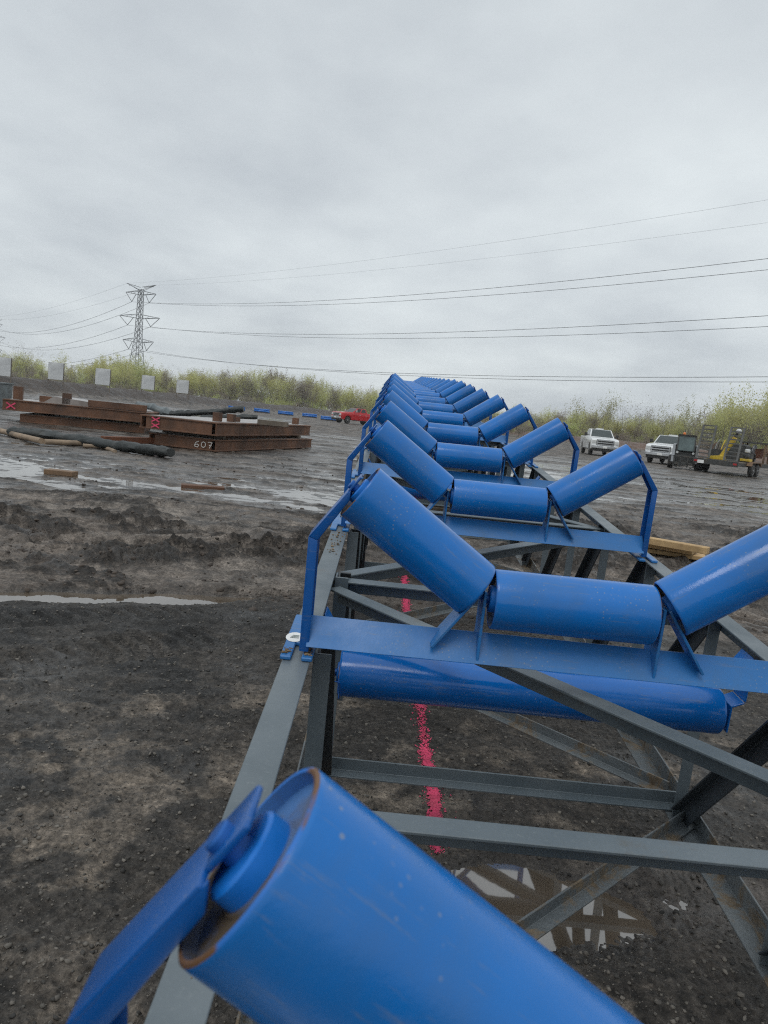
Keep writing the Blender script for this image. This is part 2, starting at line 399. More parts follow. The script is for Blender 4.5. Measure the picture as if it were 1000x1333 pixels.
def ground_mat():
    m, t, b = mat('muddy_ground')
    g = nd(t, 'ShaderNodeNewGeometry'); P = g.outputs['Position']
    sp = nd(t, 'ShaderNodeSeparateXYZ'); t.links.new(P, sp.inputs[0])
    def attr(n):
        a = nd(t, 'ShaderNodeAttribute'); a.attribute_name = n; return a.outputs['Fac']
    n_big = noise(t, .55, 6, .6, P); n_mid = noise(t, 3.2, 8, .65, P); n_fine = noise(t, 28, 8, .7, P); n_grain = noise(t, 95, 5, .7, P)
    mud = mix(t, rng_(t, n_mid, .38, .62), (.030, .025, .021), (.225, .195, .168))
    mud = mix(t, rng_(t, n_big, .38, .62, 0, .6), mud, (.095, .072, .056))
    mud = mix(t, rng_(t, n_fine, .5, .72, 0, .5), mud, (.26, .23, .20))
    grv = mix(t, rng_(t, n_fine, .36, .66), (.016, .0145, .013), (.068, .059, .050))
    grv = mix(t, rng_(t, n_grain, .56, .74, 0, .7), grv, (.15, .132, .115))
    mud = mix(t, mth(t, 'MULTIPLY', attr('clods'), rng_(t, n_mid, .28, .5, .6, 1)), mud, mix(t, rng_(t, n_fine, .4, .7), (.013, .0105, .0085), (.052, .042, .034)))
    c = mix(t, mth(t, 'MULTIPLY', attr('gravel'), rng_(t, n_mid, .3, .55, .75, 1)), mud, grv)
    vo = nd(t, 'ShaderNodeTexVoronoi'); vo.inputs['Scale'].default_value = 55; t.links.new(P, vo.inputs['Vector'])
    crust = mix(t, rng_(t, n_fine, .35, .65), (.080, .066, .053), (.26, .215, .170))
    c = mix(t, mth(t, 'MULTIPLY', attr('crust'), rng_(t, n_mid, .36, .58, .15, .9)), c, crust)
    c = mix(t, mth(t, 'MULTIPLY', attr('wetclay'), .8), c, (.125, .105, .090))
    c = mix(t, mth(t, 'MULTIPLY', attr('blackband'), rng_(t, n_mid, .3, .6, .5, 1)), c, mix(t, rng_(t, n_grain, .5, .7), (.014, .014, .014), (.065, .06, .055)))
    c = mix(t, attr('berm'), c, mix(t, rng_(t, n_mid, .35, .65), (.034, .026, .022), (.075, .058, .047)))
    c = mix(t, attr('redsoil'), c, mix(t, rng_(t, n_big, .35, .65), (.085, .050, .033), (.14, .085, .06)))
    gr1 = rng_(t, noise(t, 62, 7, .75, P), .30, .70, .30, 1.75)
    gr2 = rng_(t, noise(t, 13, 6, .7, P), .32, .68, .48, 1.55)
    scl = nd(t, 'ShaderNodeVectorMath', operation='SCALE'); t.links.new(c, scl.inputs[0]); t.links.new(mth(t, 'MULTIPLY', gr1, gr2), scl.inputs['Scale'])
    c = scl.outputs[0]
    # near the water line the soil is soaked; thin films stand in the hollows
    film = mth(t, 'MULTIPLY', rng_(t, noise(t, 1.1, 5, .6, P), .50, .60), rng_(t, n_mid, .62, .42))
    soak = rng_(t, sp.outputs['Z'], .004, .040, 1, 0)
    soak = mth(t, 'MAXIMUM', mth(t, 'MAXIMUM', soak, mth(t, 'MULTIPLY', film, .9)), mth(t, 'MULTIPLY', attr('wetclay'), .85))
    wet = mth(t, 'MULTIPLY', soak, rng_(t, n_mid, .3, .6, .55, 1))
    dk = nd(t, 'ShaderNodeVectorMath', operation='SCALE'); t.links.new(c, dk.inputs[0]); t.links.new(rng_(t, wet, 0, 1, 1.08, .5), dk.inputs['Scale'])
    t.links.new(dk.outputs[0], b.inputs['Base Color'])
    r = nd(t, 'ShaderNodeMix', data_type='FLOAT'); t.links.new(wet, r.inputs[0]); t.links.new(rng_(t, n_mid, .35, .7, .62, .9), r.inputs[2]); r.inputs[3].default_value = .13
    t.links.new(r.outputs[0], b.inputs['Roughness'])
    b.inputs['IOR'].default_value = 1.45
    hb = mth(t, 'ADD', mth(t, 'MULTIPLY', n_fine, 1.), mth(t, 'MULTIPLY', n_grain, .5))
    hb = mth(t, 'ADD', hb, mth(t, 'MULTIPLY', rng_(t, vo.outputs['Distance'], 0, .5, 1, 0), .5))
    hb = mth(t, 'MULTIPLY', hb, rng_(t, wet, 0, 1, 1, .12))
    bump(t, b, hb, .75, .022)
    return m
M['ground'] = ground_mat()
def water_mat():
    m, t, b = mat('muddy_water')
    g = nd(t, 'ShaderNodeNewGeometry'); P = g.outputs['Position']
    t.links.new(mix(t, rng_(t, noise(t, 2., 4, .5, P), .35, .65), (.085, .066, .047), (.15, .12, .092)), b.inputs['Base Color'])
    b.inputs['Roughness'].default_value = .03; b.inputs['IOR'].default_value = 2.8
    bump(t, b, noise(t, 6, 3, .5, P), .02, .01)
    return m
M['water'] = water_mat()

# ------------------------------------------------------------------ mesh helpers
class MB:
    def __init__(s): s.v = []; s.f = []; s.m = []
    def add(s, vs, fs, mi=0):
        o = len(s.v); s.v += [tuple(map(float, p)) for p in vs]
        s.f += [tuple(i + o for i in f) for f in fs]; s.m += [mi] * len(fs)
        return s
    def box(s, x0, x1, y0, y1, z0, z1, mi=0):
        return s.add([(x0, y0, z0), (x1, y0, z0), (x1, y1, z0), (x0, y1, z0), (x0, y0, z1), (x1, y0, z1), (x1, y1, z1), (x0, y1, z1)],
                     [(0, 3, 2, 1), (4, 5, 6, 7), (0, 1, 5, 4), (1, 2, 6, 5), (2, 3, 7, 6), (3, 0, 4, 7)], mi)
    def hexa(s, p, mi=0):
        return s.add(p, [(0, 3, 2, 1), (4, 5, 6, 7), (0, 1, 5, 4), (1, 2, 6, 5), (2, 3, 7, 6), (3, 0, 4, 7)], mi)
    def prism(s, poly, e0, e1, ax='x', mi=0):
        n = len(poly)
        def P(a, b, e): return {'x': (e, a, b), 'y': (a, e, b), 'z': (a, b, e)}[ax]
        vs = [P(a, b, e0) for a, b in poly] + [P(a, b, e1) for a, b in poly]
        fs = [tuple(range(n - 1, -1, -1)), tuple(range(n, 2 * n))] + [(i, (i + 1) % n, n + (i + 1) % n, n + i) for i in range(n)]
        return s.add(vs, fs, mi)
    def section(s, p0, p1, poly, d1, d2, mi=0):
        """extrude a cross-section given in the axes d1, d2 from p0 to p1"""
        p0, p1, d1, d2 = map(np.array, (p0, p1, d1, d2)); n = len(poly)
        vs = [p0 + a * d1 + b * d2 for a, b in poly] + [p1 + a * d1 + b * d2 for a, b in poly]
        fs = [tuple(range(n - 1, -1, -1)), tuple(range(n, 2 * n))] + [(i, (i + 1) % n, n + (i + 1) % n, n + i) for i in range(n)]
        return s.add(vs, fs, mi)
    def angle(s, p0, p1, d1, d2, l1, l2, t=.006, mi=0):
        return s.section(p0, p1, [(0, 0), (l1, 0), (l1, t), (t, t), (t, l2), (0, l2)], d1, d2, mi)
    def bar(s, p0, p1, wid, th, up=(0, 0, 1), mi=0):
        p0 = np.array(p0, float); p1 = np.array(p1, float); d = p1 - p0; d /= np.linalg.norm(d)
        sd_ = np.cross(d, up); 
        if np.linalg.norm(sd_) < 1e-4: sd_ = np.cross(d, (1, 0, 0))
        sd_ /= np.linalg.norm(sd_); u = np.cross(sd_, d)
        return s.section(p0, p1, [(-wid / 2, -th / 2), (wid / 2, -th / 2), (wid / 2, th / 2), (-wid / 2, th / 2)], sd_, u, mi)
    def lathe(s, p0, ax, prof, n=24, mi=0, mis=None):
        """rings (distance along the axis, radius)"""
        p0 = np.array(p0, float); ax = np.array(ax, float); ax /= np.linalg.norm(ax)
        h = np.array((0, 0, 1.)) if abs(ax[2]) < .9 else np.array((1., 0, 0))
        a = np.cross(ax, h); a /= np.linalg.norm(a); b = np.cross(ax, a)
        vs = []
        for d, r in prof:
            for k in range(n):
                t = 2 * math.pi * k / n
                vs.append(p0 + ax * d + r * (math.cos(t) * a + math.sin(t) * b))
        for i in range(len(prof) - 1):
            pass
        o = len(s.v); s.v += [tuple(map(float, p)) for p in vs]
        for i in range(len(prof) - 1):
            for k in range(n):
                s.f.append((o + i * n + k, o + i * n + (k + 1) % n, o + (i + 1) * n + (k + 1) % n, o + (i + 1) * n + k))
                s.m.append(mis[i] if mis else mi)
        s.f.append(tuple(o + k for k in range(n - 1, -1, -1))); s.m.append(mis[0] if mis else mi)
        s.f.append(tuple(o + (len(prof) - 1) * n + k for k in range(n))); s.m.append(mis[-1] if mis else mi)
        return s
    def tube(s, pts, r, n=8, mi=0):
        """a round tube through points, radius a number or one per point"""
        pts = [np.array(p, float) for p in pts]
        rs = r if hasattr(r, '__len__') else [r] * len(pts)
        o = len(s.v); prev = None
        for i, p in enumerate(pts):
            d = pts[min(i + 1, len(pts) - 1)] - pts[max(i - 1, 0)]; d = d / (np.linalg.norm(d) + 1e-9)
            h = np.array((0, 0, 1.)) if abs(d[2]) < .95 else np.array((1., 0, 0))
            a = np.cross(d, h); a /= np.linalg.norm(a); b = np.cross(d, a)
            for k in range(n):
                t = 2 * math.pi * k / n
                s.v.append(tuple(p + rs[i] * (math.cos(t) * a + math.sin(t) * b)))
        for i in range(len(pts) - 1):
            for k in range(n):
                s.f.append((o + i * n + k, o + i * n + (k + 1) % n, o + (i + 1) * n + (k + 1) % n, o + (i + 1) * n + k)); s.m.append(mi)
        s.f.append(tuple(o + k for k in range(n - 1, -1, -1))); s.f.append(tuple(o + (len(pts) - 1) * n + k for k in range(n))); s.m += [mi, mi]
        return s
    def build(s, name, mats, parent=None, smooth=None, bevel=0., seg=1):
        me = bpy.data.meshes.new(name)
        bm = bmesh.new()
        vs = [bm.verts.new(p) for p in s.v]
        for f, mi in zip(s.f, s.m):
            try:
                fc = bm.faces.new([vs[i] for i in f]); fc.material_index = mi
            except ValueError: pass
        bmesh.ops.recalc_face_normals(bm, faces=bm.faces)
        if bevel:
            ed = [e for e in bm.edges if len(e.link_faces) == 2 and e.calc_face_angle(0) > .5]
            bmesh.ops.bevel(bm, geom=ed, offset=bevel, segments=seg, profile=.5, affect='EDGES', clamp_overlap=True)
        if smooth is not None:
            for f in bm.faces: f.smooth = True
            for e in bm.edges:
                if len(e.link_faces) == 2 and e.calc_face_angle(0) > smooth: e.smooth = False
        bm.to_mesh(me); bm.free()
        for k in (mats if isinstance(mats, (list, tuple)) else [mats]): me.materials.append(M[k] if isinstance(k, str) else k)
        o = bpy.data.objects.new(name, me); COL.objects.link(o)
        if parent: o.parent = parent
        return o
def tag(o, label=None, cat=None, group=None, kind=None):
    if label: o['label'] = label
    if cat: o['category'] = cat
    if group: o['group'] = group
    if kind: o['kind'] = kind
    return o
def empty(name, loc=(0, 0, 0), rz=0., label=None, cat=None, group=None, rot=None):
    o = bpy.data.objects.new(name, None); COL.objects.link(o)
    o.empty_display_size = .1
    o.location = [float(x) for x in loc]; o.rotation_euler = rot if rot else (0, 0, rz)
    return tag(o, label, cat, group)
def copy_tree(o, parent=None):
    c = o.copy(); COL.objects.link(c)
    if parent: c.parent = parent
    for ch in o.children[:]: copy_tree(ch, c)
    return c
def np_mesh(name, v, f, mats, nper=4, smooth=False, mi=None):
    me = bpy.data.meshes.new(name)
    v = np.asarray(v, np.float32); f = np.asarray(f, np.int32)
    me.vertices.add(len(v)); me.vertices.foreach_set('co', v.ravel())
    me.loops.add(f.size); me.loops.foreach_set('vertex_index', f.ravel())
    me.polygons.add(len(f)); me.polygons.foreach_set('loop_start', np.arange(0, f.size, nper, dtype=np.int32))
    me.polygons.foreach_set('loop_total', np.full(len(f), nper, np.int32))
    if smooth: me.polygons.foreach_set('use_smooth', np.ones(len(f), bool))
    for k in mats: me.materials.append(M[k])
    if mi is not None: me.polygons.foreach_set('material_index', np.asarray(mi, np.int32))
    me.update(calc_edges=True); me.validate()
    return me

# ------------------------------------------------------------------ ground, water
def build_ground():
    fine = np.radians(np.concatenate([np.arange(-42, 42.01, .12)]))
    coarse = np.radians(np.concatenate([np.arange(45, 316, 3.0)]))
    ang = np.concatenate([fine, coarse])
    rr = [.35]
    while rr[-1] < 12: rr.append(rr[-1] * 1.0041)
    while rr[-1] < 260: rr.append(rr[-1] * 1.0095)
    while rr[-1] < 4500: rr.append(rr[-1] * 1.12)
    rr = np.array(rr); A, Rr = np.meshgrid(ang, rr)
    X = Rr * np.sin(A); Y = Rr * np.cos(A)
    Z = height(X, Y)
    na, nr = len(ang), len(rr)
    v = np.stack([X, Y, Z], -1).reshape(-1, 3)
    i = np.arange(nr - 1)[:, None]; j = np.arange(na)[None, :]
    j2 = (j + 1) % na
    f = np.stack([i * na + j, i * na + j2, (i + 1) * na + j2, (i + 1) * na + j], -1).reshape(-1, 4)[:, ::-1]
    # middle cap
    v = np.vstack([v, [[0, 0, float(height(0., 0.))]]])
    me = np_mesh('ground', v, f, ['ground'], 4, True)
    g_, tan_, wet_, blk_ = masks(v[:, 0], v[:, 1])
    bh = berm_h(v[:, 0], v[:, 1])
    red = sstep(.15, .5, bh) * sstep(5, 20, v[:, 0])
    ck, cm_ = clod_field(v[:, 0], v[:, 1])
    for nme, arr in (('clods', sstep(.12, .6, ck * (.25 + cm_)) * sstep(4.5, 5.3, v[:, 1] + .3 * ck) * (1 - .8 * tracks(v[:, 0], v[:, 1])[0])), ('gravel', g_), ('crust', tan_), ('wetclay', wet_), ('blackband', blk_), ('berm', sstep(.15, .5, bh) * (1 - red)), ('redsoil', red)):
        a = me.attributes.new(nme, 'FLOAT', 'POINT'); a.data.foreach_set('value', np.asarray(arr, np.float32))
    o = bpy.data.objects.new('ground', me); COL.objects.link(o); tag(o, kind='structure')
build_ground()
wm = MB(); wm.box(-70, 70, 1.0, 130, -.3, 0.0)
tag(wm.build('puddle_water', 'water'), kind='structure')
def gz(x, y): return float(height(np.array([x]), np.array([y]))[0])

def rand_lumps(n, pts, sizes, seed, flat=.7):
    """small irregular stones merged into one mesh"""
    rs = np.random.RandomState(seed)
    t = (1 + 5 ** .5) / 2
    bv = np.array([(-1, t, 0), (1, t, 0), (-1, -t, 0), (1, -t, 0), (0, -1, t), (0, 1, t), (0, -1, -t), (0, 1, -t), (t, 0, -1), (t, 0, 1), (-t, 0, -1), (-t, 0, 1)]) / 1.9
    bf = np.array([(0, 11, 5), (0, 5, 1), (0, 1, 7), (0, 7, 10), (0, 10, 11), (1, 5, 9), (5, 11, 4), (11, 10, 2), (10, 7, 6), (7, 1, 8), (3, 9, 4), (3, 4, 2), (3, 2, 6), (3, 6, 8), (3, 8, 9), (4, 9, 5), (2, 4, 11), (6, 2, 10), (8, 6, 7), (9, 8, 1)])
    V = bv[None] * (1 + .8 * (rs.rand(n, 12, 1) - .5)) * sizes[:, None, None]
    sc = .65 + .7 * rs.rand(n, 1, 3); sc[..., 2] *= flat
    V = V * sc
    a = rs.rand(n) * 6.28; c, s_ = np.cos(a), np.sin(a)
    x = V[..., 0] * c[:, None] - V[..., 1] * s_[:, None]; y = V[..., 0] * s_[:, None] + V[..., 1] * c[:, None]
    V = np.stack([x, y, V[..., 2]], -1) + pts[:, None, :]
    Fc = bf[None] + (np.arange(n) * 12)[:, None, None]
    return V.reshape(-1, 3), Fc.reshape(-1, 3)
def scatter():
    rs = np.random.RandomState(5)
    n = 34000
    r = 1.1 + 5.0 * rs.rand(n) ** 1.2; a = np.radians(-42 + 84 * rs.rand(n))
    x, y = r * np.sin(a), r * np.cos(a)
    g_, t_, wc_, b_ = masks(x, y)
    keep = rs.rand(n) < (.25 + .75 * g_); x, y = x[keep], y[keep]; n = len(x)
    s_ = .0016 + .0068 * rs.rand(n) ** 5
    z = height(x, y)
    ok = z > .004; x, y, z, s_ = x[ok], y[ok], z[ok], s_[ok]
    v, f = rand_lumps(len(x), np.stack([x, y, z + s_ * .2], -1), s_, 6)
    me = np_mesh('gravel', v, f, ['stone'], 3)
    o = bpy.data.objects.new('gravel', me); COL.objects.link(o); tag(o, kind='stuff')
    n = 16000
    r = 4.6 + 14 * rs.rand(n) ** 1.5; a = np.radians(-42 + 84 * rs.rand(n))
    x, y = r * np.sin(a), r * np.cos(a)
    dens = sstep(-.1, .45, fbm(x / 1.1, y / .8, 3, 91))
    keep = (rs.rand(n) < dens) & (y > 4.7); x, y = x[keep], y[keep]; n = len(x)
    s_ = .006 + .022 * rs.rand(n) ** 3
    z = height(x, y); ok = z > .01; x, y, z, s_ = x[ok], y[ok], z[ok], s_[ok]
    v, f = rand_lumps(len(x), np.stack([x, y, z - s_ * .1], -1), s_, 8)
    me = np_mesh('mud_clods', v, f, ['clod'], 3)
    o = bpy.data.objects.new('mud_clods', me); COL.objects.link(o); tag(o, kind='stuff')
def isl_mat(name, a, b_, rough):
    m, t, b = mat(name); g = nd(t, 'ShaderNodeNewGeometry')
    t.links.new(mix(t, rng_(t, g.outputs['Random Per Island'], 0, 1), a, b_), b.inputs['Base Color']); b.inputs['Roughness'].default_value = rough
    bump(t, b, noise(t, 60, 5, .7), .5, .01)
    return m
M['stone'] = isl_mat('small_stones', (.022, .021, .020), (.19, .17, .145), .75)
M['clod'] = isl_mat('mud_lumps', (.042, .032, .026), (.095, .075, .06), .8)
scatter()

# sprayed pink line: droplets lying on the ground
def pink_line():
    rs = np.random.RandomState(11)
    p = [at(567, 1112), at(562, 1050), at(551, 985), at(545, 930), at(537, 880), at(530, 820), at(525, 768), at(520, 735)]
    V, Fc = [], []
    seg = [np.linalg.norm(p[i + 1] - p[i]) for i in range(len(p) - 1)]
    L = sum(seg)
    for _ in range(32000):
        t = rs.rand() * L; i = 0
        while i < len(seg) - 1 and t > seg[i]: t -= seg[i]; i += 1
        q = p[i] + (p[i + 1] - p[i]) * t / seg[i]
        gap = float(perlin(np.array([q[1] * 2.3]), np.array([.3]), 17)[0])
        if gap < -.38 and rs.rand() < .8: continue
        w_ = .0105
        q = q + np.array([rs.randn() * w_ if rs.rand() < .93 else rs.randn() * w_ * 2, rs.randn() * .01, 0])
        s_ = .0013 + .0036 * rs.rand() ** 2
        k0 = len(V); a0 = rs.rand() * 6.28
        for k in range(5):
            a = a0 + k * 1.2566; rr = s_ * (.7 + .6 * rs.rand())
            V.append([q[0] + rr * math.cos(a), q[1] + rr * math.sin(a) * 1.2, 0])
        Fc.append([k0 + k for k in range(5)])
    V = np.array(V); V[:, 2] = height(V[:, 0], V[:, 1]) + .003 + np.repeat(rs.rand(len(Fc)) * .0018, 5)
    me = np_mesh('paint_line', V, np.array(Fc), ['pink'], 5)
    o = bpy.data.objects.new('paint_line', me); COL.objects.link(o)
    tag(o, 'broken pink spray paint line on the dark ground under the conveyor', 'paint line')
pink_line()

# ------------------------------------------------------------------ conveyor idlers
ORD = ['first', 'second', 'third', 'fourth', 'fifth', 'sixth', 'seventh', 'eighth', 'ninth', 'tenth', 'eleventh', 'twelfth', 'thirteenth', 'fourteenth', 'fifteenth', 'sixteenth', 'seventeenth', 'eighteenth', 'nineteenth', 'twentieth', 'twenty-first', 'twenty-second', 'twenty-third']
C35, S35 = math.cos(R_(35)), math.sin(R_(35))
RR = .0635
def make_roller(name, parent, c0, c1, r=RR, mt='blue', shaft=.026, n=48):
    """hollow steel roll between two points: rolled rim, recessed caps, hubs and a fixed shaft"""
    c0 = np.array(c0, float); c1 = np.array(c1, float); L = np.linalg.norm(c1 - c0); ax = (c1 - c0) / L
    mid = (c0 + c1) / 2
    e = empty(name, (0, 0, 0)); e.parent = parent
    # the shell carries the name: rebuild as mesh directly
    bpy.data.objects.remove(e)
    mb = MB()
    prof = [(.010, r - .0055), (.0006, r - .0045), (0, r - .0022), (.0018, r - .0003), (.006, r), (L * .25, r), (L * .5, r), (L * .75, r), (L - .006, r), (L - .0018, r - .0003), (L, r - .0022), (L - .0006, r - .0045), (L - .010, r - .0055)]
    mis = [2, 1, 1, 0, 0, 0, 0, 0, 0, 1, 1, 2]
    # local frame: x along the roller so that surface patterns follow it
    q = Vector((1, 0, 0)).rotation_difference(Vector(ax))
    mb.lathe((-L / 2, 0, 0), (1, 0, 0), prof, n, mis=mis)
    mb.f = mb.f[:-2]; mb.m = mb.m[:-2]
    o = mb.build(name, [mt, 'rust_rim', 'cap'], parent, smooth=.9)
    o.location = mid; o.rotation_euler = q.to_euler()
    for s_ in (-1, 1):
        cb = MB()
        cb.lathe((s_ * (L / 2 - .010), 0, 0), (s_, 0, 0), [(0, r - .0052), (-.006, r - .010), (-.006, .034), (.002, .031), (.002, .012)], n // 2)
        cb.build('end_cap', 'cap', o, smooth=.6)
        hb = MB()
        hb.lathe((s_ * (L / 2 - .008), 0, 0), (s_, 0, 0), [(0, .0285), (.0125, .0285), (.0145, .026), (.0145, .0135)], 24)
        hb.build('hub', 'hub', o, smooth=.6)
    sb = MB(); sb.lathe((-L / 2 - shaft, 0, 0), (1, 0, 0), [(0, .0085), (.0015, .0100), (L + 2 * shaft - .0015, .0100), (L + 2 * shaft, .0085)], 16)
    sb.build('shaft', 'shaft', o, smooth=.6)
    return o

def wing_bracket(root, sg):
    """bent channel: web outside, two flanges turned in towards the roll, open slot for the shaft"""
    up = np.array((S35, C35))                     # along the upper leg, seen on the left side
    S = np.array((-.467 - .024 * C35, .1995 + .024 * S35))
    p0 = np.array((-.566, -.150)); p1 = S - .136 * up; p1[0] = -.566 if abs(p1[0] + .566) < .02 else p1[0]
    p2 = S + .026 * up
    pm = S - .012 * up
    t = .005; hw = .028; fl = .020
    n_low = np.array((1., 0)); n_up = np.array((C35, -S35))
    def mid(a, na, b, nb, d):
        nn = na + nb; nn /= np.linalg.norm(nn); k = d / (nn @ na); return a + nn * k
    mb = MB()
    def quad(poly, y0, y1):
        mb.prism([(sg * -a, b) for a, b in poly], y0, y1, 'y')
    i1 = mid(p1, n_low, p1, n_up, t)
    quad([p0, p1, i1, p0 + n_low * t], -hw, hw)
    quad([p1, pm, pm + n_up * t, i1], -hw, hw)
    quad([pm, p2, p2 + n_up * t, pm + n_up * t], -hw + .012, hw)
    f1 = mid(p1, n_low, p1, n_up, fl); i1b = mid(p1, n_low, p1, n_up, t * .6)
    for y0, y1 in ((-hw - .0004, -hw + t), (hw - t, hw + .0004)):
        quad([p0 + n_low * t * .6, i1b, f1, p0 + n_low * fl], y0, y1)
        quad([i1b, pm + n_up * t * .6 + up * (.006 if y0 < 0 else .03), pm + n_up * fl * .75 - up * .012, f1], y0, y1)
    # the flange stops at the slot with a small turned lip
    b = mb.build('wing_bracket', 'blue_dark', root, bevel=.0022, seg=2, smooth=.5)
    return b

def make_idler():
    root = empty('trough_idler')
    bm_ = MB()
    apex, bot, hv, th = -.080, -.136, .047, .006
    y_ = .012
    bm_.prism([(y_ - hv, bot), (y_, apex), (y_ + hv, bot), (y_ + hv - th * 1.2, bot), (y_, apex - th * 1.3), (y_ - hv + th * 1.2, bot)], -.552, .552, 'x')
    bm_.build('beam', 'blue_beam', root, bevel=.001)
    for sg in (-1, 1):
        ft = MB()
        c = sg * .569
        ft.box(c - .034, c + .034, .035, .15, -.164, -.155)
        for k in (-1, 1):
            ft.box(c + k * .0225 - .0115, c + k * .0225 + .0115, -.048, .035, -.164, -.155)
            ft.box(c + k * .0225 - .0115, c + k * .0225 + .0115, .15, .215, -.164, -.155)
        ft.build('foot', 'blue_beam', root, bevel=.002)
        bt = MB()
        bt.lathe((c, .18, -.1545), (0, 0, 1), [(0, .016), (.003, .016), (.0031, .011), (.012, .011), (.0121, .006), (.022, .006)], 6)
        bt.build('bolt', 'galv', root)
        wing_bracket(root, sg)
        jb = MB()                                   # upright carrying the end of the middle roll
        jb.box(sg * .188 - .003, sg * .188 + .003, -.030, .048, -.135, .022)
        jb.build('shaft_bracket', 'blue_beam', root, bevel=.001)
        j2 = MB()                                   # slanted bar square to the outer roll
        a = np.array((sg * .196, 0, .022)); d = np.array((sg * S35, 0, -C35))
        j2.section(a, a + d * .160, [(-.003, -.036), (.003, -.036), (.003, .03), (-.003, .03)], (sg * C35, 0, S35), (0, 1, 0))
        j2.build('slanted_bracket', 'blue_beam', root, bevel=.001)
    make_roller('roller', root, (-.1705, 0, 0), (.1705, 0, 0), shaft=.022)
    for sg in (-1, 1):
        lo = np.array((sg * .207, 0, .0175)); hi = lo + .322 * np.array((sg * C35, 0, S35))
        make_roller('roller', root, lo, hi, shaft=.025)
    return root
def sticker(root):
    st = MB(); st.lathe((-.586, .062, -.1545), (0, 0, 1), [(0, .02), (.0006, .02)], 24)
    for i, p in enumerate(st.v): st.v[i] = (p[0] * 1.0, .062 + (p[1] - .062) * 1.45, p[2])
    o = st.build('sticker', 'white', root)
    ln = MB()
    for k in range(3): ln.box(-.596 + .002 * k, -.577, .055 + k * .007, .0585 + k * .007, -.1538, -.1535)
    ln.build('print', 'ink', o)
proto = make_idler()
SP = 1.22
idler_names = []
for k in range(22):
    v = -SP + SP * k
    o_, b_, a_, n_ = frame(v)
    r = proto if k == 0 else copy_tree(proto)
    if k == 0: o_ = frame(-1.165)[0] - .007 * b_ - .015 * n_
    r.matrix_world = mat4(o_, b_, a_, n_)
    if k == 0: lab = 'nearest blue trough idler, cut off by the bottom edge of the picture'
    elif k == 21: lab = 'last and farthest blue trough idler at the far end of the conveyor'
    else: lab = 'blue three-roll trough idler, %s in line from the camera along the conveyor' % ORD[k]
    tag(r, lab, 'conveyor idler', 'trough idlers along the conveyor')
    if k == 1: sticker(r)

def make_return():
    root = empty('return_idler')
    L = 1.02
    make_roller('roller', root, (-L / 2 + .02, 0, 0), (L / 2 + .02, 0, 0), r=.0615, mt='blue_gloss', shaft=.03, n=56)
    for sg in (-1, 1):
        cx = .02
        def q(poly, y0, y1, mb): mb.prism([(cx + sg * a, b) for a, b in poly], y0, y1, 'y')
        mb = MB(); t = .005
        pts = [(.560, .170), (.535, .130), (.5600, .085), (.560, .045), (.528, .030), (.528, -.045)]
        for (a, b), (c, d) in zip(pts[:-1], pts[1:]):
            dx, dz = c - a, d - b; l = math.hypot(dx, dz); nx, nz = dz / l * t, -dx / l * t
            q([(a, b), (c, d), (c - nx, d - nz), (a - nx, b - nz)], -.035, .035, mb)
        mb.build('hanger', 'blue_gloss', root, bevel=.001)
    return root
rp = make_return()
for k, nm in enumerate(('nearest', 'second', 'third', 'fourth', 'fifth', 'sixth', 'seventh')):
    v = .37 + 3.05 * k
    o_, b_, a_, n_ = frame(v)
    r = rp if k == 0 else copy_tree(rp)
    r.matrix_world = mat4(o_ - .362 * n_, b_, a_, n_)
    tag(r, ('nearest long glossy blue return roll hung below the conveyor frame' if k == 0 else 'long blue return roll below the conveyor frame, %s from the camera' % nm), 'conveyor idler', 'return rolls under the conveyor')
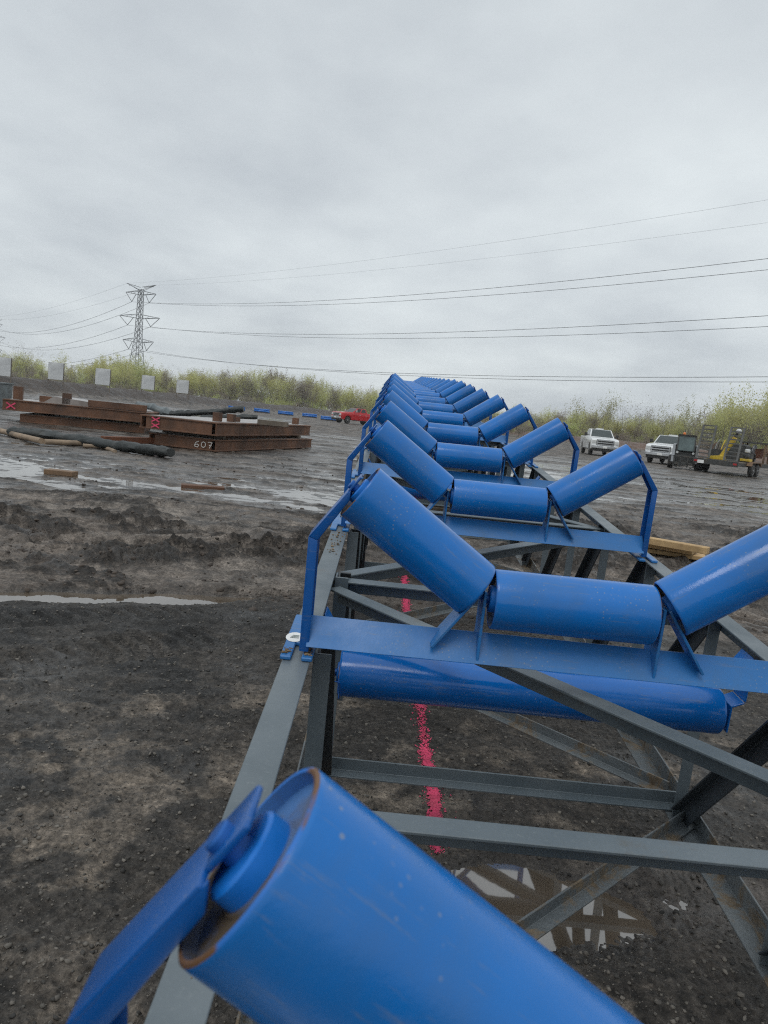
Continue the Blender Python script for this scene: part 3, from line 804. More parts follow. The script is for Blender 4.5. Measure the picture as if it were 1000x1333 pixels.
# ------------------------------------------------------------------ trusses
UL, UR = -.540, .566                       # inner edges of the top chords
WT, WB = -.165, -.850
def truss(v0, v1, phase, label):
    o_, b_, a_, n_ = frame((v0 + v1) / 2)
    vm = (v0 + v1) / 2
    root = empty('conveyor_truss'); org = np.array((0, 0, WB))
    root.matrix_world = mat4(o_ + WB * n_, b_, a_, n_)
    tag(root, label, 'truss')
    def P(u, v, w_): return (u, v - vm, w_ - WB)
    X, Yv, Z = np.eye(3)
    bl = dict(bevel=.0012)
    MB().angle(P(UL - .058, v0, WT), P(UL - .058, v1, WT), X, -Z, .058, .056).build('top_chord', 'steel', root, **bl)
    MB().angle(P(UR + .058, v0, WT), P(UR + .058, v1, WT), -X, -Z, .058, .056).build('top_chord', 'steel', root, **bl)
    MB().angle(P(UL - .060, v0, WB), P(UL - .060, v1, WB), X, Z, .058, .06).build('bottom_chord', 'steel_mud', root, **bl)
    MB().angle(P(UR + .070, v0, WB), P(UR + .070, v1, WB), -X, Z, .064, .064).build('bottom_chord', 'steel_mud', root, **bl)
    n = int(round((v1 - v0) / .6))
    for k in range(n + 1):
        v = v0 + .03 + (v1 - v0 - .06) * k / n
        MB().angle(P(UL + .0015, v, WB + .002), P(UL + .0015, v, WT - .008), Yv * (1 if k < n else -1), X, .048, .040).build('post', 'steel', root, **bl)
        MB().angle(P(UR + .050, v, WB + .008), P(UR + .050, v, WT - .0075), Yv * (1 if k < n else -1), -X, .048, .036).build('post', 'steel', root, **bl)
        if k == n: continue
        vn = v0 + .03 + (v1 - v0 - .06) * (k + 1) / n
        for u, sg in ((UL + .0075, 1), (UR + .044, -1)):
            a = np.array(P(u, v + .05, WT - .03)); c = np.array(P(u, vn - .02, WB + .02))
            d = (c - a) / np.linalg.norm(c - a); side = np.cross(d, X); side /= np.linalg.norm(side)
            MB().angle(a - side * .03, c - side * .03, side, X * sg, .060, .038).build('web_diagonal', 'steel_dark', root, **bl)
    # plan bracing, a node every two panels
    v = v0 + phase
    i = 0
    nodes = []
    while v < v1 - .05: nodes.append(v); v += 1.2
    for i, v in enumerate(nodes):
        MB().angle(P(UL - .045, v + .044, WT - .026), P(UR + .05, v + .044, WT - .026), -Yv, -Z, .044, .046).build('top_strut', 'steel', root, **bl)
        MB().angle(P(UL - .001, v + .06, WB + .008), P(UR + .060, v + .06, WB + .008), -Yv, Z, .046, .046).build('bottom_strut', 'steel', root, **bl)
        if i + 1 < len(nodes):
            vn = nodes[i + 1]
            a, c = (P(UR - .003, v + .05, WT - .030), P(UL + .003, vn - .05, WT - .030)) if i % 2 == 0 else (P(UL + .003, v + .08, WT - .030), P(UR - .003, vn - .03, WT - .030))
            d = np.array(c) - np.array(a); d /= np.linalg.norm(d); s_ = np.cross(Z, d); s_ = s_ if s_[1] > 0 else -s_
            s_ = -s_
            MB().angle(np.array(a) - s_ * .023, np.array(c) - s_ * .023, s_, -Z, .046, .05).build('top_diagonal', 'steel', root, **bl)
            a, c = (P(UL, v + .10, WB + .010), P(UR + .05, vn - .03, WB + .010)) if i % 2 == 0 else (P(UR + .05, v + .12, WB + .010), P(UL, vn - .06, WB + .010))
            d = np.array(c) - np.array(a); d /= np.linalg.norm(d); s_ = np.cross(Z, d); s_ = s_ if s_[1] > 0 else -s_
            MB().angle(a, c, -s_, Z, .042, .042).build('bottom_diagonal', 'steel_mud', root, **bl)
    return root
truss(-1.79, VB - .02, -.56 + 1.79, 'near grey steel conveyor truss, its end running out of the bottom of the picture')
truss(VB + .02, 25.4, .63, 'far grey steel conveyor truss carrying the distant blue rolls')
# tie wire at the nearest return roll
o_, b_, a_, n_ = frame(.30)
tw = MB(); tw.tube([(-.55, 0, .02), (-.53, -.02, .012), (-.50, -.028, .015), (-.485, -.02, .01), (-.478, -.01, -.03), (-.484, 0, -.045), (-.49, .01, 0)], .0016, 6)
t_o = tw.build('tie_wire', 'shaft'); t_o.matrix_world = mat4(o_ - .36 * n_, b_, a_, n_)
tag(t_o, 'thin bent tie wire beside the left end of the nearest return roll', 'wire')

# crumbs of dried mud lying on the left chord and the feet
def crumbs():
    rs = np.random.RandomState(77); P_, S_ = [], []
    for (uc, vc, us, vs_, n_, wz_) in ((-.568, 1.00, .020, .05, 26, WT), (-.566, 1.14, .020, .06, 30, WT), (-.57, .88, .016, .03, 14, WT), (-.591, -.02, .008, .02, 34, -.155), (-.547, -.02, .008, .02, 30, -.155), (.59, .9, .02, .1, 14, WT), (-.57, -.75, .02, .12, 10, WT)):
        for _ in range(n_):
            o_, b_, a_, n__ = frame(0); s_ = .0012 + .0042 * rs.rand() ** 2.5
            P_.append(o_ + (uc + np.clip(rs.randn() * us * .6, -us, us)) * b_ + (vc + rs.randn() * vs_ * .6) * a_ + (wz_ + s_ * .35) * n__); S_.append(s_)
    v, f = rand_lumps(len(P_), np.array(P_), np.array(S_), 78, .55)
    o = bpy.data.objects.new('mud_crumbs', np_mesh('mud_crumbs', v, f, ['crumb'], 3)); COL.objects.link(o); tag(o, kind='stuff')
M['crumb'] = isl_mat('dried_mud_crumbs', (.10, .065, .035), (.30, .21, .12), .85)
crumbs()

# timber cribs that carry the raised part of the trusses
def crib(v, word):
    o_, b_, a_, n_ = frame(v)
    top = float((o_ + WB * n_)[2]) - .004
    x, y = float(o_[0]), float(o_[1]); g0 = gz(x, y) - .03
    root = empty('timber_crib', (x, y, g0), 0, 'stacked timber crib under the conveyor, %s' % word, 'timber crib', 'timber cribs under the conveyor')
    n = max(1, int((top - g0) / .15)); h = (top - g0) / n
    for k in range(n):
        for s_ in (-1, 1):
            mb = MB()
            if (n - k) % 2 == 1: mb.box(-.8, .8, s_ * .28 - .07, s_ * .28 + .07, k * h, k * h + h - .002)
            else: mb.box(s_ * .62 - .07, s_ * .62 + .07, -.42, .42, k * h, k * h + h - .002)
            mb.build('timber', 'wood_old', root, bevel=.004)
crib(8.55, 'where the two trusses meet'); crib(9.6, 'just past the joint of the trusses'); crib(17.0, 'halfway along the far truss'); crib(24.6, 'at its far end')

# ------------------------------------------------------------------ background: pylons and wires
PA = np.array((-112.5, 335.)); PBv = PA + 350 * np.array((.667, -.745)); PC = np.array((-322., 615.))
ARMS = [(45.6, 7.0), (42.6, 7.2), (32.7, 9.6), (22.6, 7.4)]       # height, half length
def pylon(p, rz, label):
    root = empty('transmission_pylon', (p[0], p[1], 0), rz, label, 'pylon', 'transmission pylons')
    mb = MB(); r = .11
    def hw(z): return 3.4 + (1.15 - 3.4) * min(1, z / 24) if z < 24 else 1.15 - .35 * (z - 24) / 20
    zs = [0, 5, 9.5, 13.5, 17, 20, 22.6, 25, 27.5, 30, 32.7, 35.2, 37.7, 40.2, 42.6, 44.3]
    for sx in (-1, 1):
        for sy in (-1, 1):
            mb.tube([(sx * hw(z), sy * hw(z), z) for z in zs], r * 1.25, 4)
    for a, b in zip(zs[:-1], zs[1:]):
        h0, h1 = hw(a), hw(b)
        for s_ in (-1, 1):
            mb.tube([(-h0, s_ * h0, a), (h1, s_ * h1, b)], r * .7, 3); mb.tube([(h0, s_ * h0, a), (-h1, s_ * h1, b)], r * .7, 3)
            mb.tube([(s_ * h0, -h0, a), (s_ * h1, h1, b)], r * .7, 3); mb.tube([(s_ * h0, h0, a), (s_ * h1, -h1, b)], r * .7, 3)
            mb.tube([(-h1, s_ * h1, b), (h1, s_ * h1, b)], r * .7, 3)
    mb.build('tower', 'wire', root)
    for i, (z, L) in enumerate(ARMS):
        am = MB()
        dz = 1.6 if i else .1
        h = hw(min(z, 44.3))
        for s_ in (-1, 1):
            tip = (s_ * L, 0, z + (0.9 if i == 0 else .2))
            for sy in (-1, 1):
                am.tube([(s_ * h, sy * h, z + (1.1 if i else -.4)), tip], r, 3); am.tube([(s_ * h, sy * h, z - (.5 if i else 1.6)), tip], r, 3)
            for q in (.35, .6, .8):
                x = s_ * (h + (L - h) * q)
                am.tube([(x, -h * (1 - q), z - .4 * (1 - q)), (x, h * (1 - q), z + .9 * (1 - q))], r * .7, 3)
        am.build('cross_arm', 'wire', root)
        if i == 0: continue
        for s_ in (-1, 1):
            ins = MB(); c = (s_ * (L * .58), 0, z - 3.6)
            ins.tube([(s_ * L, 0, z + .1), c], .13, 5); ins.tube([(s_ * (L * .2 + hw(z)), 0, z - .3), c], .13, 5)
            ins.build('insulator', 'wire', root)
    return root
dAB = (PBv - PA) / np.linalg.norm(PBv - PA); dAC = (PC - PA) / np.linalg.norm(PC - PA)
angB = math.atan2(dAB[1], dAB[0]); 
perpA = np.array((.745, .667))
rzA = R_(-14)
pylon(PA, rzA, 'tall grey lattice power pylon rising behind the trees on the left')
pylon(PBv, R_(42), 'grey lattice power pylon beyond the right edge of the picture')
pylon(PC, R_(38), 'grey lattice power pylon far beyond the left edge of the picture')
def arm_pt(p, rz, i, s_):
    z, L = ARMS[i]
    x = s_ * (L if i == 0 else L * .58)
    return np.array((p[0] + x * math.cos(rz), p[1] + x * math.sin(rz), z + .9 if i == 0 else z - 3.7))
def wire(p, q, sag, rad, label, grp):
    pts = []
    for k in range(41):
        t = k / 40; m_ = p + (q - p) * t; m_ = m_ - np.array((0, 0, 4 * sag * t * (1 - t))); pts.append(m_)
    mb = MB(); o = pts[0]
    mb.tube([x - o for x in pts], rad, 4)
    w_ = mb.build('power_line', 'wire'); w_.location = o
    tag(w_, label, 'power line', grp)
lev = ['topmost thin earth', 'upper', 'middle', 'lowest']
for i in range(4):
    for s_, sd_ in ((-1, 'left'), (1, 'right')):
        side = {-1: 'nearer', 1: 'farther'}[s_]
        wire(arm_pt(PA, rzA, i, s_), arm_pt(PBv, R_(42), i, s_), 4.0 if i == 0 else 6.0, .016 if i == 0 else .048,
             '%s %s wire strung from the pylon to the right edge' % (lev[i], side), 'power lines crossing the sky to the right')
        wire(arm_pt(PA, rzA, i, s_), arm_pt(PC, R_(38), i, s_), 4.0 if i == 0 else 8.0, .03 if i == 0 else .075,
             '%s %s wire running from the pylon past the left edge' % (lev[i], side), 'power lines leaving the pylon to the left')

# ------------------------------------------------------------------ trees
def tree_geo(seed, H, spread, leaves, lsz, upright=.75, nb=46, bare=0.):
    """trunk and limbs (triangular tubes) plus leaf clumps; returns numpy arrays"""
    rs = np.random.RandomState(seed)
    bv, bf, lv = [], [], []
    def limb(p, q, r0, r1):
        d = q - p; d = d / (np.linalg.norm(d) + 1e-9)
        h = np.array((0, 0, 1.)) if abs(d[2]) < .9 else np.array((1., 0, 0))
        a = np.cross(d, h); a /= np.linalg.norm(a); b = np.cross(d, a); o = len(bv)
        for c, r in ((p, r0), (q, r1)):
            for k in range(3):
                t = k * 2.094; bv.append(c + r * (math.cos(t) * a + math.sin(t) * b))
        for k in range(3):
            k2 = (k + 1) % 3; bf.append((o + k, o + k2, o + 3 + k2, o + 3 + k))
    tips = []
    def grow(p, d, L, r, lev):
        n = 3
        for s_ in range(n):
            d = d + rs.randn(3) * .13; d[2] += .05 * upright; d /= np.linalg.norm(d)
            q = p + d * L / n; limb(p, q, r, r * .78); r *= .78; p = q
            if lev >= 2: tips.append((p.copy(), lev))
            if lev < 3 and (s_ > 0 or lev > 0):
                for _ in range(2 if lev < 2 else 1):
                    dd = d * .75 + rs.randn(3) * (.55 + .2 * spread); dd[2] = abs(dd[2]) * upright + .12; dd /= np.linalg.norm(dd)
                    grow(p, dd, L * (.62 + .2 * rs.rand()), r * .62, lev + 1)
        tips.append((p.copy(), lev))
    nst = rs.randint(1, 4)
    for _ in range(nst):
        d = np.array((rs.randn() * .15 * spread, rs.randn() * .15 * spread, 1.)); d /= np.linalg.norm(d)
        grow(np.array((rs.randn() * .3 * (nst > 1), rs.randn() * .3 * (nst > 1), -.3)), d, H * .52, .013 * H / nst ** .3, 0)
    bv = np.array(bv); top = bv[:, 2].max(); bv *= H / top
    T = np.array([t[0] for t in tips]) * H / top
    n = leaves
    idx = rs.randint(0, len(T), n)
    # clumps: some twigs carry far more leaves than others
    wgt = rs.rand(len(T)) ** 2; wgt /= wgt.sum(); idx = rs.choice(len(T), n, p=wgt)
    c = T[idx] + rs.randn(n, 3) * np.array((.026, .026, .05)) * H * (.6 + .5 * rs.rand(n, 1))
    c[:, 2] = np.clip(c[:, 2], .4, None)
    s_ = lsz * (.5 + .9 * rs.rand(n))
    a = rs.randn(n, 3); a /= np.linalg.norm(a, axis=1)[:, None]
    b = np.cross(a, rs.randn(n, 3)); b /= np.linalg.norm(b, axis=1)[:, None]
    L = np.stack([c - a * s_[:, None], c - b * s_[:, None] * .6, c + a * s_[:, None], c + b * s_[:, None] * .6], 1)
    return bv, np.array(bf), L.reshape(-1, 3), np.arange(n * 4).reshape(-1, 4)
VAR = {}
def variant(key, *a, **k):
    if key not in VAR:
        g = tree_geo(*a, **k)
        VAR[key] = g
    return VAR[key]
for i in range(8): variant(('thin', i), 100 + i, 10., .30, 2700, .110, 1.5)
for i in range(5): variant(('airy', i), 150 + i, 10., .5, 1100, .105, 1.2)
for i in range(4): variant(('bush', i), 200 + i, 3.2, 1.4, 1000, .08, .7)
for i in range(3): variant(('bare', i), 300 + i, 10., 1.25, 500, .08, .55)
for i in range(4): variant(('full', i), 400 + i, 10., .7, 4200, .115, 1.1)
MESH = {}
def tree_meshes(key, bark, leaf):
    k = (key, bark, leaf)
    if k not in MESH:
        bv, bf, lv, lf = VAR[key]
        MESH[k] = (np_mesh('trunk', bv, bf, [bark]), np_mesh('crown', lv, lf, [leaf]))
    return MESH[k]
def tree(name, p, H, key, bark, leaf, label, grp=None, rz=0.):
    root = empty(name, p, rz, label, 'tree', grp)
    base = {'bush': 3.2}.get(key[0], 10.)
    root.scale = (H / base * rnd.uniform(.9, 1.1),) * 2 + (H / base,)
    for nm, me in zip(('trunk', 'crown'), tree_meshes(key, bark, leaf)):
        o = bpy.data.objects.new(nm, me); COL.objects.link(o); o.parent = root
    return root
def tpos(x, dep):
    """ground point in the direction of picture column x, at a given depth"""
    d = ray(x, H0 + T_ * (x - 500)); q = CAMP + dep * d
    return (q[0], q[1], gz(q[0], q[1]))
HT = [(-60, 455), (0, 458), (35, 462), (60, 473), (90, 475), (110, 471), (150, 468), (190, 474), (215, 484), (240, 482), (260, 479), (300, 481), (350, 484), (400, 489), (425, 500), (470, 502), (520, 506), (600, 525), (640, 532), (690, 533), (720, 532), (760, 533), (800, 537), (850, 541), (890, 543), (910, 538), (930, 533), (1000, 530), (1100, 528)]
def treetop(x):
    for (a, b), (c, d) in zip(HT[:-1], HT[1:]):
        if a <= x <= c: return b + (d - b) * (x - a) / (c - a)
    return 515
def wood():
    """the far wood as one mass"""
    rs = np.random.RandomState(42)
    bvs, bfs, lvs, lfs, lm = [], [], [], [], []
    nb = nl = 0
    def put(key, p, H, mi):
        nonlocal nb, nl
        bv, bf, lv, lf = VAR[key]
        a = rs.rand() * 6.28; c, s_ = math.cos(a), math.sin(a)
        base = 3.2 if key[0] == 'bush' else 10.
        k = H / base; kw = k * (.85 + .3 * rs.rand())
        def tr(v):
            return np.stack([(v[:, 0] * c - v[:, 1] * s_) * kw + p[0], (v[:, 0] * s_ + v[:, 1] * c) * kw + p[1], v[:, 2] * k + p[2]], -1)
        bvs.append(tr(bv)); bfs.append(bf + nb); nb += len(bv)
        lvs.append(tr(lv)); lfs.append(lf + nl); nl += len(lv); lm.append(np.full(len(lf), mi))
    for x in np.arange(-70, 1090, 6.5):
        right = x > 560
        for lay in range(2):
            dep = (150 if right else 215) + 28 * lay + rs.rand() * 14
            if x < 60: dep -= 50
            hor = H0 + T_ * (x - 500)
            top = treetop(x) + (4 if lay == 0 else 2) + abs(rs.randn()) * 5
            H = (hor - top) / 1000 * dep + EYE
            if rs.rand() < .10: continue
            put(('thin', rs.randint(8)) if rs.rand() < .74 else ('bare', rs.randint(3)), tpos(x + rs.randn() * 3, dep), max(3.5, H * 1.14), 0 if rs.rand() < .7 else 2)
        put(('bush', rs.randint(4)), tpos(x + rs.randn() * 4, (140 if right else 208) - (50 if x < 60 else 0) + rs.rand() * 8), 1.8 + 1.5 * rs.rand(), 1 if rs.rand() < .4 else 2)
        put(('bush', rs.randint(4)), tpos(x + rs.randn() * 4, (165 if right else 236) - (50 if x < 60 else 0) + rs.rand() * 8), 2.4 + 2 * rs.rand(), 1 if rs.rand() < .4 else 2)
    for x in np.arange(-70, 1090, 4.0):
        right = x > 560
        dep = (168 if right else 238) - (50 if x < 60 else 0) + rs.rand() * 30
        hor = H0 + T_ * (x - 500)
        H = ((hor - treetop(x)) / 1000 * dep + EYE) * (.45 + .25 * rs.rand())
        put(('bush', rs.randint(4)), tpos(x + rs.randn() * 3, dep), H, rs.randint(3))
    nbv = np.vstack(bvs); nlv = np.vstack(lvs)
    v = np.vstack([nbv, nlv]); f = np.vstack([np.vstack(bfs), np.vstack(lfs) + len(nbv)])
    mi = np.concatenate([np.zeros(sum(len(b) for b in bfs), int), np.concatenate(lm) + 1])
    me = np_mesh('woodland', v, f, ['bark', 'leaf', 'leaf_green', 'bud'], 4, False, mi)
    o = bpy.data.objects.new('woodland', me); COL.objects.link(o); tag(o, kind='stuff')
wood()
def T1(name, x, top, dep, key, bark, leaf, label, grp=None):
    hor = H0 + T_ * (x - 500)
    tree(name, tpos(x, dep), ((hor - top) / 1000 * dep + EYE) * 1.06, key, bark, leaf, label, grp, rnd.uniform(0, 6.28))
T1('leafy_tree', -12, 416, 105, ('airy', 3), 'bark_pale', 'leaf_pale', 'pale green leafy tree cut off by the left edge')
T1('bare_tree', 34, 446, 125, ('bare', 0), 'bark', 'bud', 'rounded bare branched tree between the two leftmost white panels')
T1('young_tree', 80, 459, 150, ('airy', 1), 'bark', 'leaf', 'thin pale tree above the second white panel from the left')
T1('leafy_tree', 118, 466, 150, ('full', 1), 'bark', 'leaf', 'spreading yellow green tree left of the pylon')
T1('leafy_tree', 152, 462, 160, ('full', 2), 'bark', 'leaf', 'tall yellow green tree beside the left leg of the pylon')
T1('leafy_tree', 176, 466, 170, ('full', 3), 'bark', 'leaf_green', 'dense green tree at the foot of the pylon')
T1('bare_tree', 222, 474, 175, ('bare', 1), 'bark', 'bud', 'brownish bare tree behind the rightmost white panel')
T1('bare_tree', 404, 484, 205, ('bare', 2), 'bark', 'bud', 'grey bare tree above the blue roller stacks left of the red pickup')
grpR = 'trees standing out on the right'
T1('young_tree', 752, 518, 150, ('airy', 2), 'bark_pale', 'leaf_pale', 'pale thin tree left of the farther white pickup', grpR)
T1('young_tree', 776, 514, 150, ('airy', 3), 'bark_pale', 'leaf_pale', 'pale upright tree over the roof of the farther white pickup', grpR)
T1('bare_tree', 803, 517, 155, ('bare', 0), 'bark', 'bud', 'broad grey bare tree just right of the farther white pickup', grpR)
T1('bare_tree', 832, 522, 155, ('bare', 1), 'bark', 'bud', 'smaller bare tree between the two white pickups', grpR)
T1('young_tree', 859, 528, 150, ('airy', 4), 'bark_pale', 'leaf_pale', 'slim sparse tree above the hood of the nearer white pickup', grpR)
T1('leafy_tree', 896, 520, 150, ('airy', 0), 'bark_pale', 'leaf_pale', 'pale open crowned tree above the loader', grpR)
T1('leafy_tree', 935, 505, 140, ('airy', 1), 'bark', 'leaf', 'tallest yellow green tree above the left trailer ramp', grpR)
T1('leafy_tree', 955, 509, 138, ('thin', 3), 'bark', 'leaf', 'full yellow green tree between the trailer ramps', grpR)
T1('leafy_tree', 976, 511, 140, ('airy', 4), 'bark', 'leaf', 'full yellow green tree right of the trailer ramps', grpR)
T1('leafy_tree', 1004, 509, 138, ('thin', 7), 'bark', 'leaf', 'yellow green tree cut off by the right edge', grpR)

# ------------------------------------------------------------------ white panels on the berm
PN = [(3, 473, 24, 488), (72, 482, 22, 493), (133, 490, 21, 500), (192, 497, 18, 506), (237, 502, 17, 511)]
wd = ['leftmost pale panel on the berm, cut by the left edge', 'pale weathered square panel on the berm, below the thin young tree', 'pale square panel on the berm, middle one of the five', 'pale square panel on the berm right below the pylon', 'rightmost pale square panel on the berm']
for (x, yc, s_, yb), lab in zip(PN, wd):
    dep = {3: 78, 72: 86, 133: 95, 192: 108, 237: 118}[x]
    q = tpos(x, dep); sz = s_ / 1000 * dep
    root = empty('site_panel', q, R_(-12), lab, 'panel', 'pale panels along the berm')
    root.location.z = float(atd(x, yb, dep)[2]) - .1
    rz = root.location.z
    MB().box(-sz / 2, sz / 2, -.03, .03, 0, sz).build('sheet', 'panel', root, bevel=.01)
    fr = MB()
    for a in (-1, 1): fr.box(a * sz * .5 - .05, a * sz * .5 + .05, .035, .12, -.9, sz * .98)
    fr.box(-sz / 2, sz / 2, .035, .09, sz * .45, sz * .52)
    fr.build('frame', 'wood_old', root)

# ------------------------------------------------------------------ blue idler pallets by the berm
BX = [(308, 535), (341, 538), (372, 541), (403, 544), (428, 548)]
bl = ['leftmost blue roller stack by the berm, half hidden by the black roll', 'second blue roller stack from the left by the berm', 'third blue roller stack from the left by the berm', 'rightmost clear blue roller stack, left of the red pickup', 'blue roller stack partly hidden by the nose of the red pickup']
def pallet():
    root = empty('roller_stack')
    sk = MB()
    for y in (-.35, .35): sk.box(-1.1, 1.1, y - .06, y + .06, 0, .1)
    sk.build('skid', 'wood_old', root)
    for lay in range(2):
        for k in range(4 - lay):
            y = -.39 + .26 * k + .13 * lay
            MB().lathe((-1.05, y, .23 + .22 * lay), (1, 0, 0), [(0, .12), (.01, .127), (2.09, .127), (2.1, .12)], 14).build('roller', 'blue_gloss', root, smooth=.6)
    ep = MB()
    for x in (-1.09, 1.05): ep.prism([(-.55, .1), (.55, .1), (.42, .62), (-.42, .62)], x, x + .04, 'x')
    ep.build('end_frame', 'blue', root)
    return root
pp = pallet()
for k, ((x, y), lab) in enumerate(zip(BX, bl)):
    r = pp if k == 0 else copy_tree(pp)
    q = at(x, y); r.location = (q[0], q[1], gz(q[0], q[1])); r.rotation_euler = (0, 0, R_(-4 + 3 * k))
    tag(r, lab, 'roller stack', 'blue roller stacks by the berm')

# ------------------------------------------------------------------ rusty steel sections, tarps, poles
def frame_rot(p, q):
    return math.atan2(q[1] - p[1], q[0] - p[0])
def strokes(parent, lines, th, mt, name):
    mb = MB()
    for a, b in lines: mb.bar(a, b, .008, th, (0, 0, 1))
    return mb.build(name, mt, parent)
def slab(name, loc, rz, L, W, z0, h, label, taper=0., mt='rust', ramp=False, blocks=(), marks=None, number=False, under=0.):
    """floor section: rusty edge beams around a pale deck; local x along the near long side, y away"""
    root = empty(name, loc, rz, label, 'steel section', 'rusty steel floor sections')
    root.location.z = z0
    fl = .06
    def ibeam(p0, p1, inward):
        mb = MB(); t = .035
        sec = [(0, 0), (.16, 0), (.16, t), (.06, t), (.06, h - t), (.16, h - t), (.16, h), (0, h), (0, h - t), (.03, h - t), (.03, t), (0, t)]
        mb.section(p0, p1, sec, inward, (0, 0, 1)); mb.build('edge_beam', mt, root, bevel=.005)
    e = taper
    ibeam((0, 0, 0), (L, 0, 0), (0, 1, 0)); ibeam((0, W, 0), (L, W, 0), (0, -1, 0))
    ibeam((.0, .165, 0), (.0, W - .165, 0), (1, 0, 0)); ibeam((L, .165, 0), (L, W - .165, 0), (-1, 0, 0))
    dk = MB(); dk.box(.17, L - .17, .17, W - .17, h - .06, h + .012); dk.build('deck_plate', 'deck', root, bevel=.004)
    ns = MB()
    k = .5
    while k < L - .3:
        ns.box(k, k + .06, .17, W - .17, .03, h - .065); k += .75
    ns.build('floor_joists', mt, root)
    if ramp:
        rm = MB(); rm.prism([(.17, h + .015), (.17 + 2.6, h + .015), (.17 + 2.3, h + .16), (.17 + .4, h + .34), (.17, h + .34)], .2, W - .2, 'y')
        rm.build('ramp_plate', 'deck', root)
    for (bx, by, bw, bh) in blocks:
        MB().box(bx, bx + bw, by, by + .18, h + .014, h + bh).build('stub_post', mt, root, bevel=.004)
    if marks:
        for mx_, mz in marks:
            s_ = .10
            strokes(root, [((mx_ - s_, -.006, mz - s_), (mx_ + s_, -.006, mz + s_)), ((mx_ - s_, -.0062, mz + s_), (mx_ + s_, -.0062, mz - s_))], .05, 'pink', 'paint_mark')
    return root
A1 = at(282, 590)[:2]; B1 = at(405, 584)[:2]; C1 = at(196, 573)[:2]
d1 = (B1 - A1) / np.linalg.norm(B1 - A1)
n1_ = np.array((-d1[1], d1[0]))
L1 = 7.3; W1 = 1.95
rz1 = math.atan2(d1[1], d1[0])
g1 = gz(*A1)
def loc1(x, y): return (A1[0] + d1[0] * x + n1_[0] * y, A1[1] + d1[1] * x + n1_[1] * y)
def bearer(p, rz, L, z0, z1, label):
    root = MB(); root.box(-L / 2, L / 2, -.09, .09, 0, z1 - z0)
    o = root.build('timber_bearer', 'wood_old', bevel=.006); o.location = (p[0], p[1], z0); o.rotation_euler = (0, 0, rz)
    tag(o, label, 'timber', 'bearers under the steel sections')
for k, x in enumerate((.9, L1 - .9)):
    bearer(loc1(x, W1 / 2), rz1 + math.pi / 2, W1 + .1, -.12, .03, 'timber bearer under the %s end of the lowest rusty section of the front stack' % ('near', 'far')[k])
s1 = slab('steel_section', (*loc1(0, 0), 0), rz1, L1, W1, .032, .30, 'lowest rusty steel section of the front stack, chalked with a number')
# the chalked number on the short side near its corner
hn = .15; zz = .15
def digit(pts, y0):
    return [((-.006, y0 - a * .13, zz - .08 + b * hn), (-.006, y0 - c * .13, zz - .08 + d * hn)) for (a, b), (c, d) in zip(pts[:-1], pts[1:])]
ln = digit([(.9, 1), (.3, .8), (0, .4), (.1, .05), (.7, 0), (.9, .3), (.6, .5), (.05, .35)], .62) + digit([(.5, 1), (.1, .8), (.05, .25), (.5, 0), (.9, .25), (.95, .75), (.5, 1)], .44) + digit([(.05, 1), (.95, 1), (.4, 0)], .26) + digit([(.3, .5), (.85, .5)], .26)
nb_ = MB()
for a, b in ln: nb_.bar(a, b, .017, .006, (1, 0, 0))
nb_.build('chalk_number', 'chalk', s1)
for k, x in enumerate((.6, L1 - 1.0)):
    bearer(loc1(x, W1 / 2), rz1 + math.pi / 2, W1 - .2, .35, .432, 'timber spacer between the front stack sections at the %s end' % ('near', 'far')[k])
s2 = slab('steel_section', (*loc1(-.15, -.05), 0), rz1 + R_(1.6), L1 + .35, W1 + .2, .434, .34, 'upper rusty steel section of the front stack with a pale wet deck and pink crosses',
          blocks=((.7, .3, .22, .24), (1.6, .3, .22, .22), (2.2, .5, .4, .14), (7.0, .3, .2, .22)))
xm = MB()
for z_ in (.10, .25):
    for sgn in (-1, 1):
        xm.bar((-.006 - .0005 * sgn, 1.72 + .09, z_ - .055 * sgn), (-.006 - .0005 * sgn, 1.72 - .13, z_ + .055 * sgn), .03, .006, (1, 0, 0))
xm.build('paint_mark', 'pink', s2)
und = MB(); und.prism([(.3, 0), (L1 - .4, 0), (L1 - 1.2, -.10), (1.1, -.10)], .3, W1 - .4, 'y'); und.build('keel_plate', 'rust', s2)
# left stack
A2 = at(120, 566)[:2]; B2 = at(215, 562)[:2]
pL = at(12, 549)[:2]; pR = at(200, 566)[:2]
d2 = (pR - pL) / np.linalg.norm(pR - pL); n2_ = np.array((-d2[1], d2[0])); rz2 = math.atan2(d2[1], d2[0]); L2 = float(np.linalg.norm(pR - pL))
def loc2(x, y): return (pL[0] + d2[0] * x + n2_[0] * y, pL[1] + d2[1] * x + n2_[1] * y)
for k, x in enumerate((1., L2 - 1.2)):
    bearer(loc2(x, 1.2), rz2 + math.pi / 2, 2.5, -.15, .018, 'timber bearer under the %s end of the left rusty stack' % ('left', 'right')[k])
s3 = slab('steel_section', (*loc2(0.3, 0), 0), rz2, L2 - .6, 2.4, .02, .26, 'lower rusty steel section of the left stack', mt='rust')
for k, x in enumerate((.8, L2 - 1.6)):
    bearer(loc2(x, 1.2), rz2 + math.pi / 2, 2.2, .298, .358, 'timber spacer between the left stack sections at the %s end' % ('left', 'right')[k])
s4 = slab('steel_section', (*loc2(-.2, -.08), 0), rz2 - R_(1.5), L2 + .1, 2.5, .36, .34, 'upper rusty steel section of the left stack with stub posts and a pale sloping end', mt='rust',
          blocks=((.25, .2, .26, .42), (1.0, .3, .35, .2), (1.7, .2, .26, .36)))
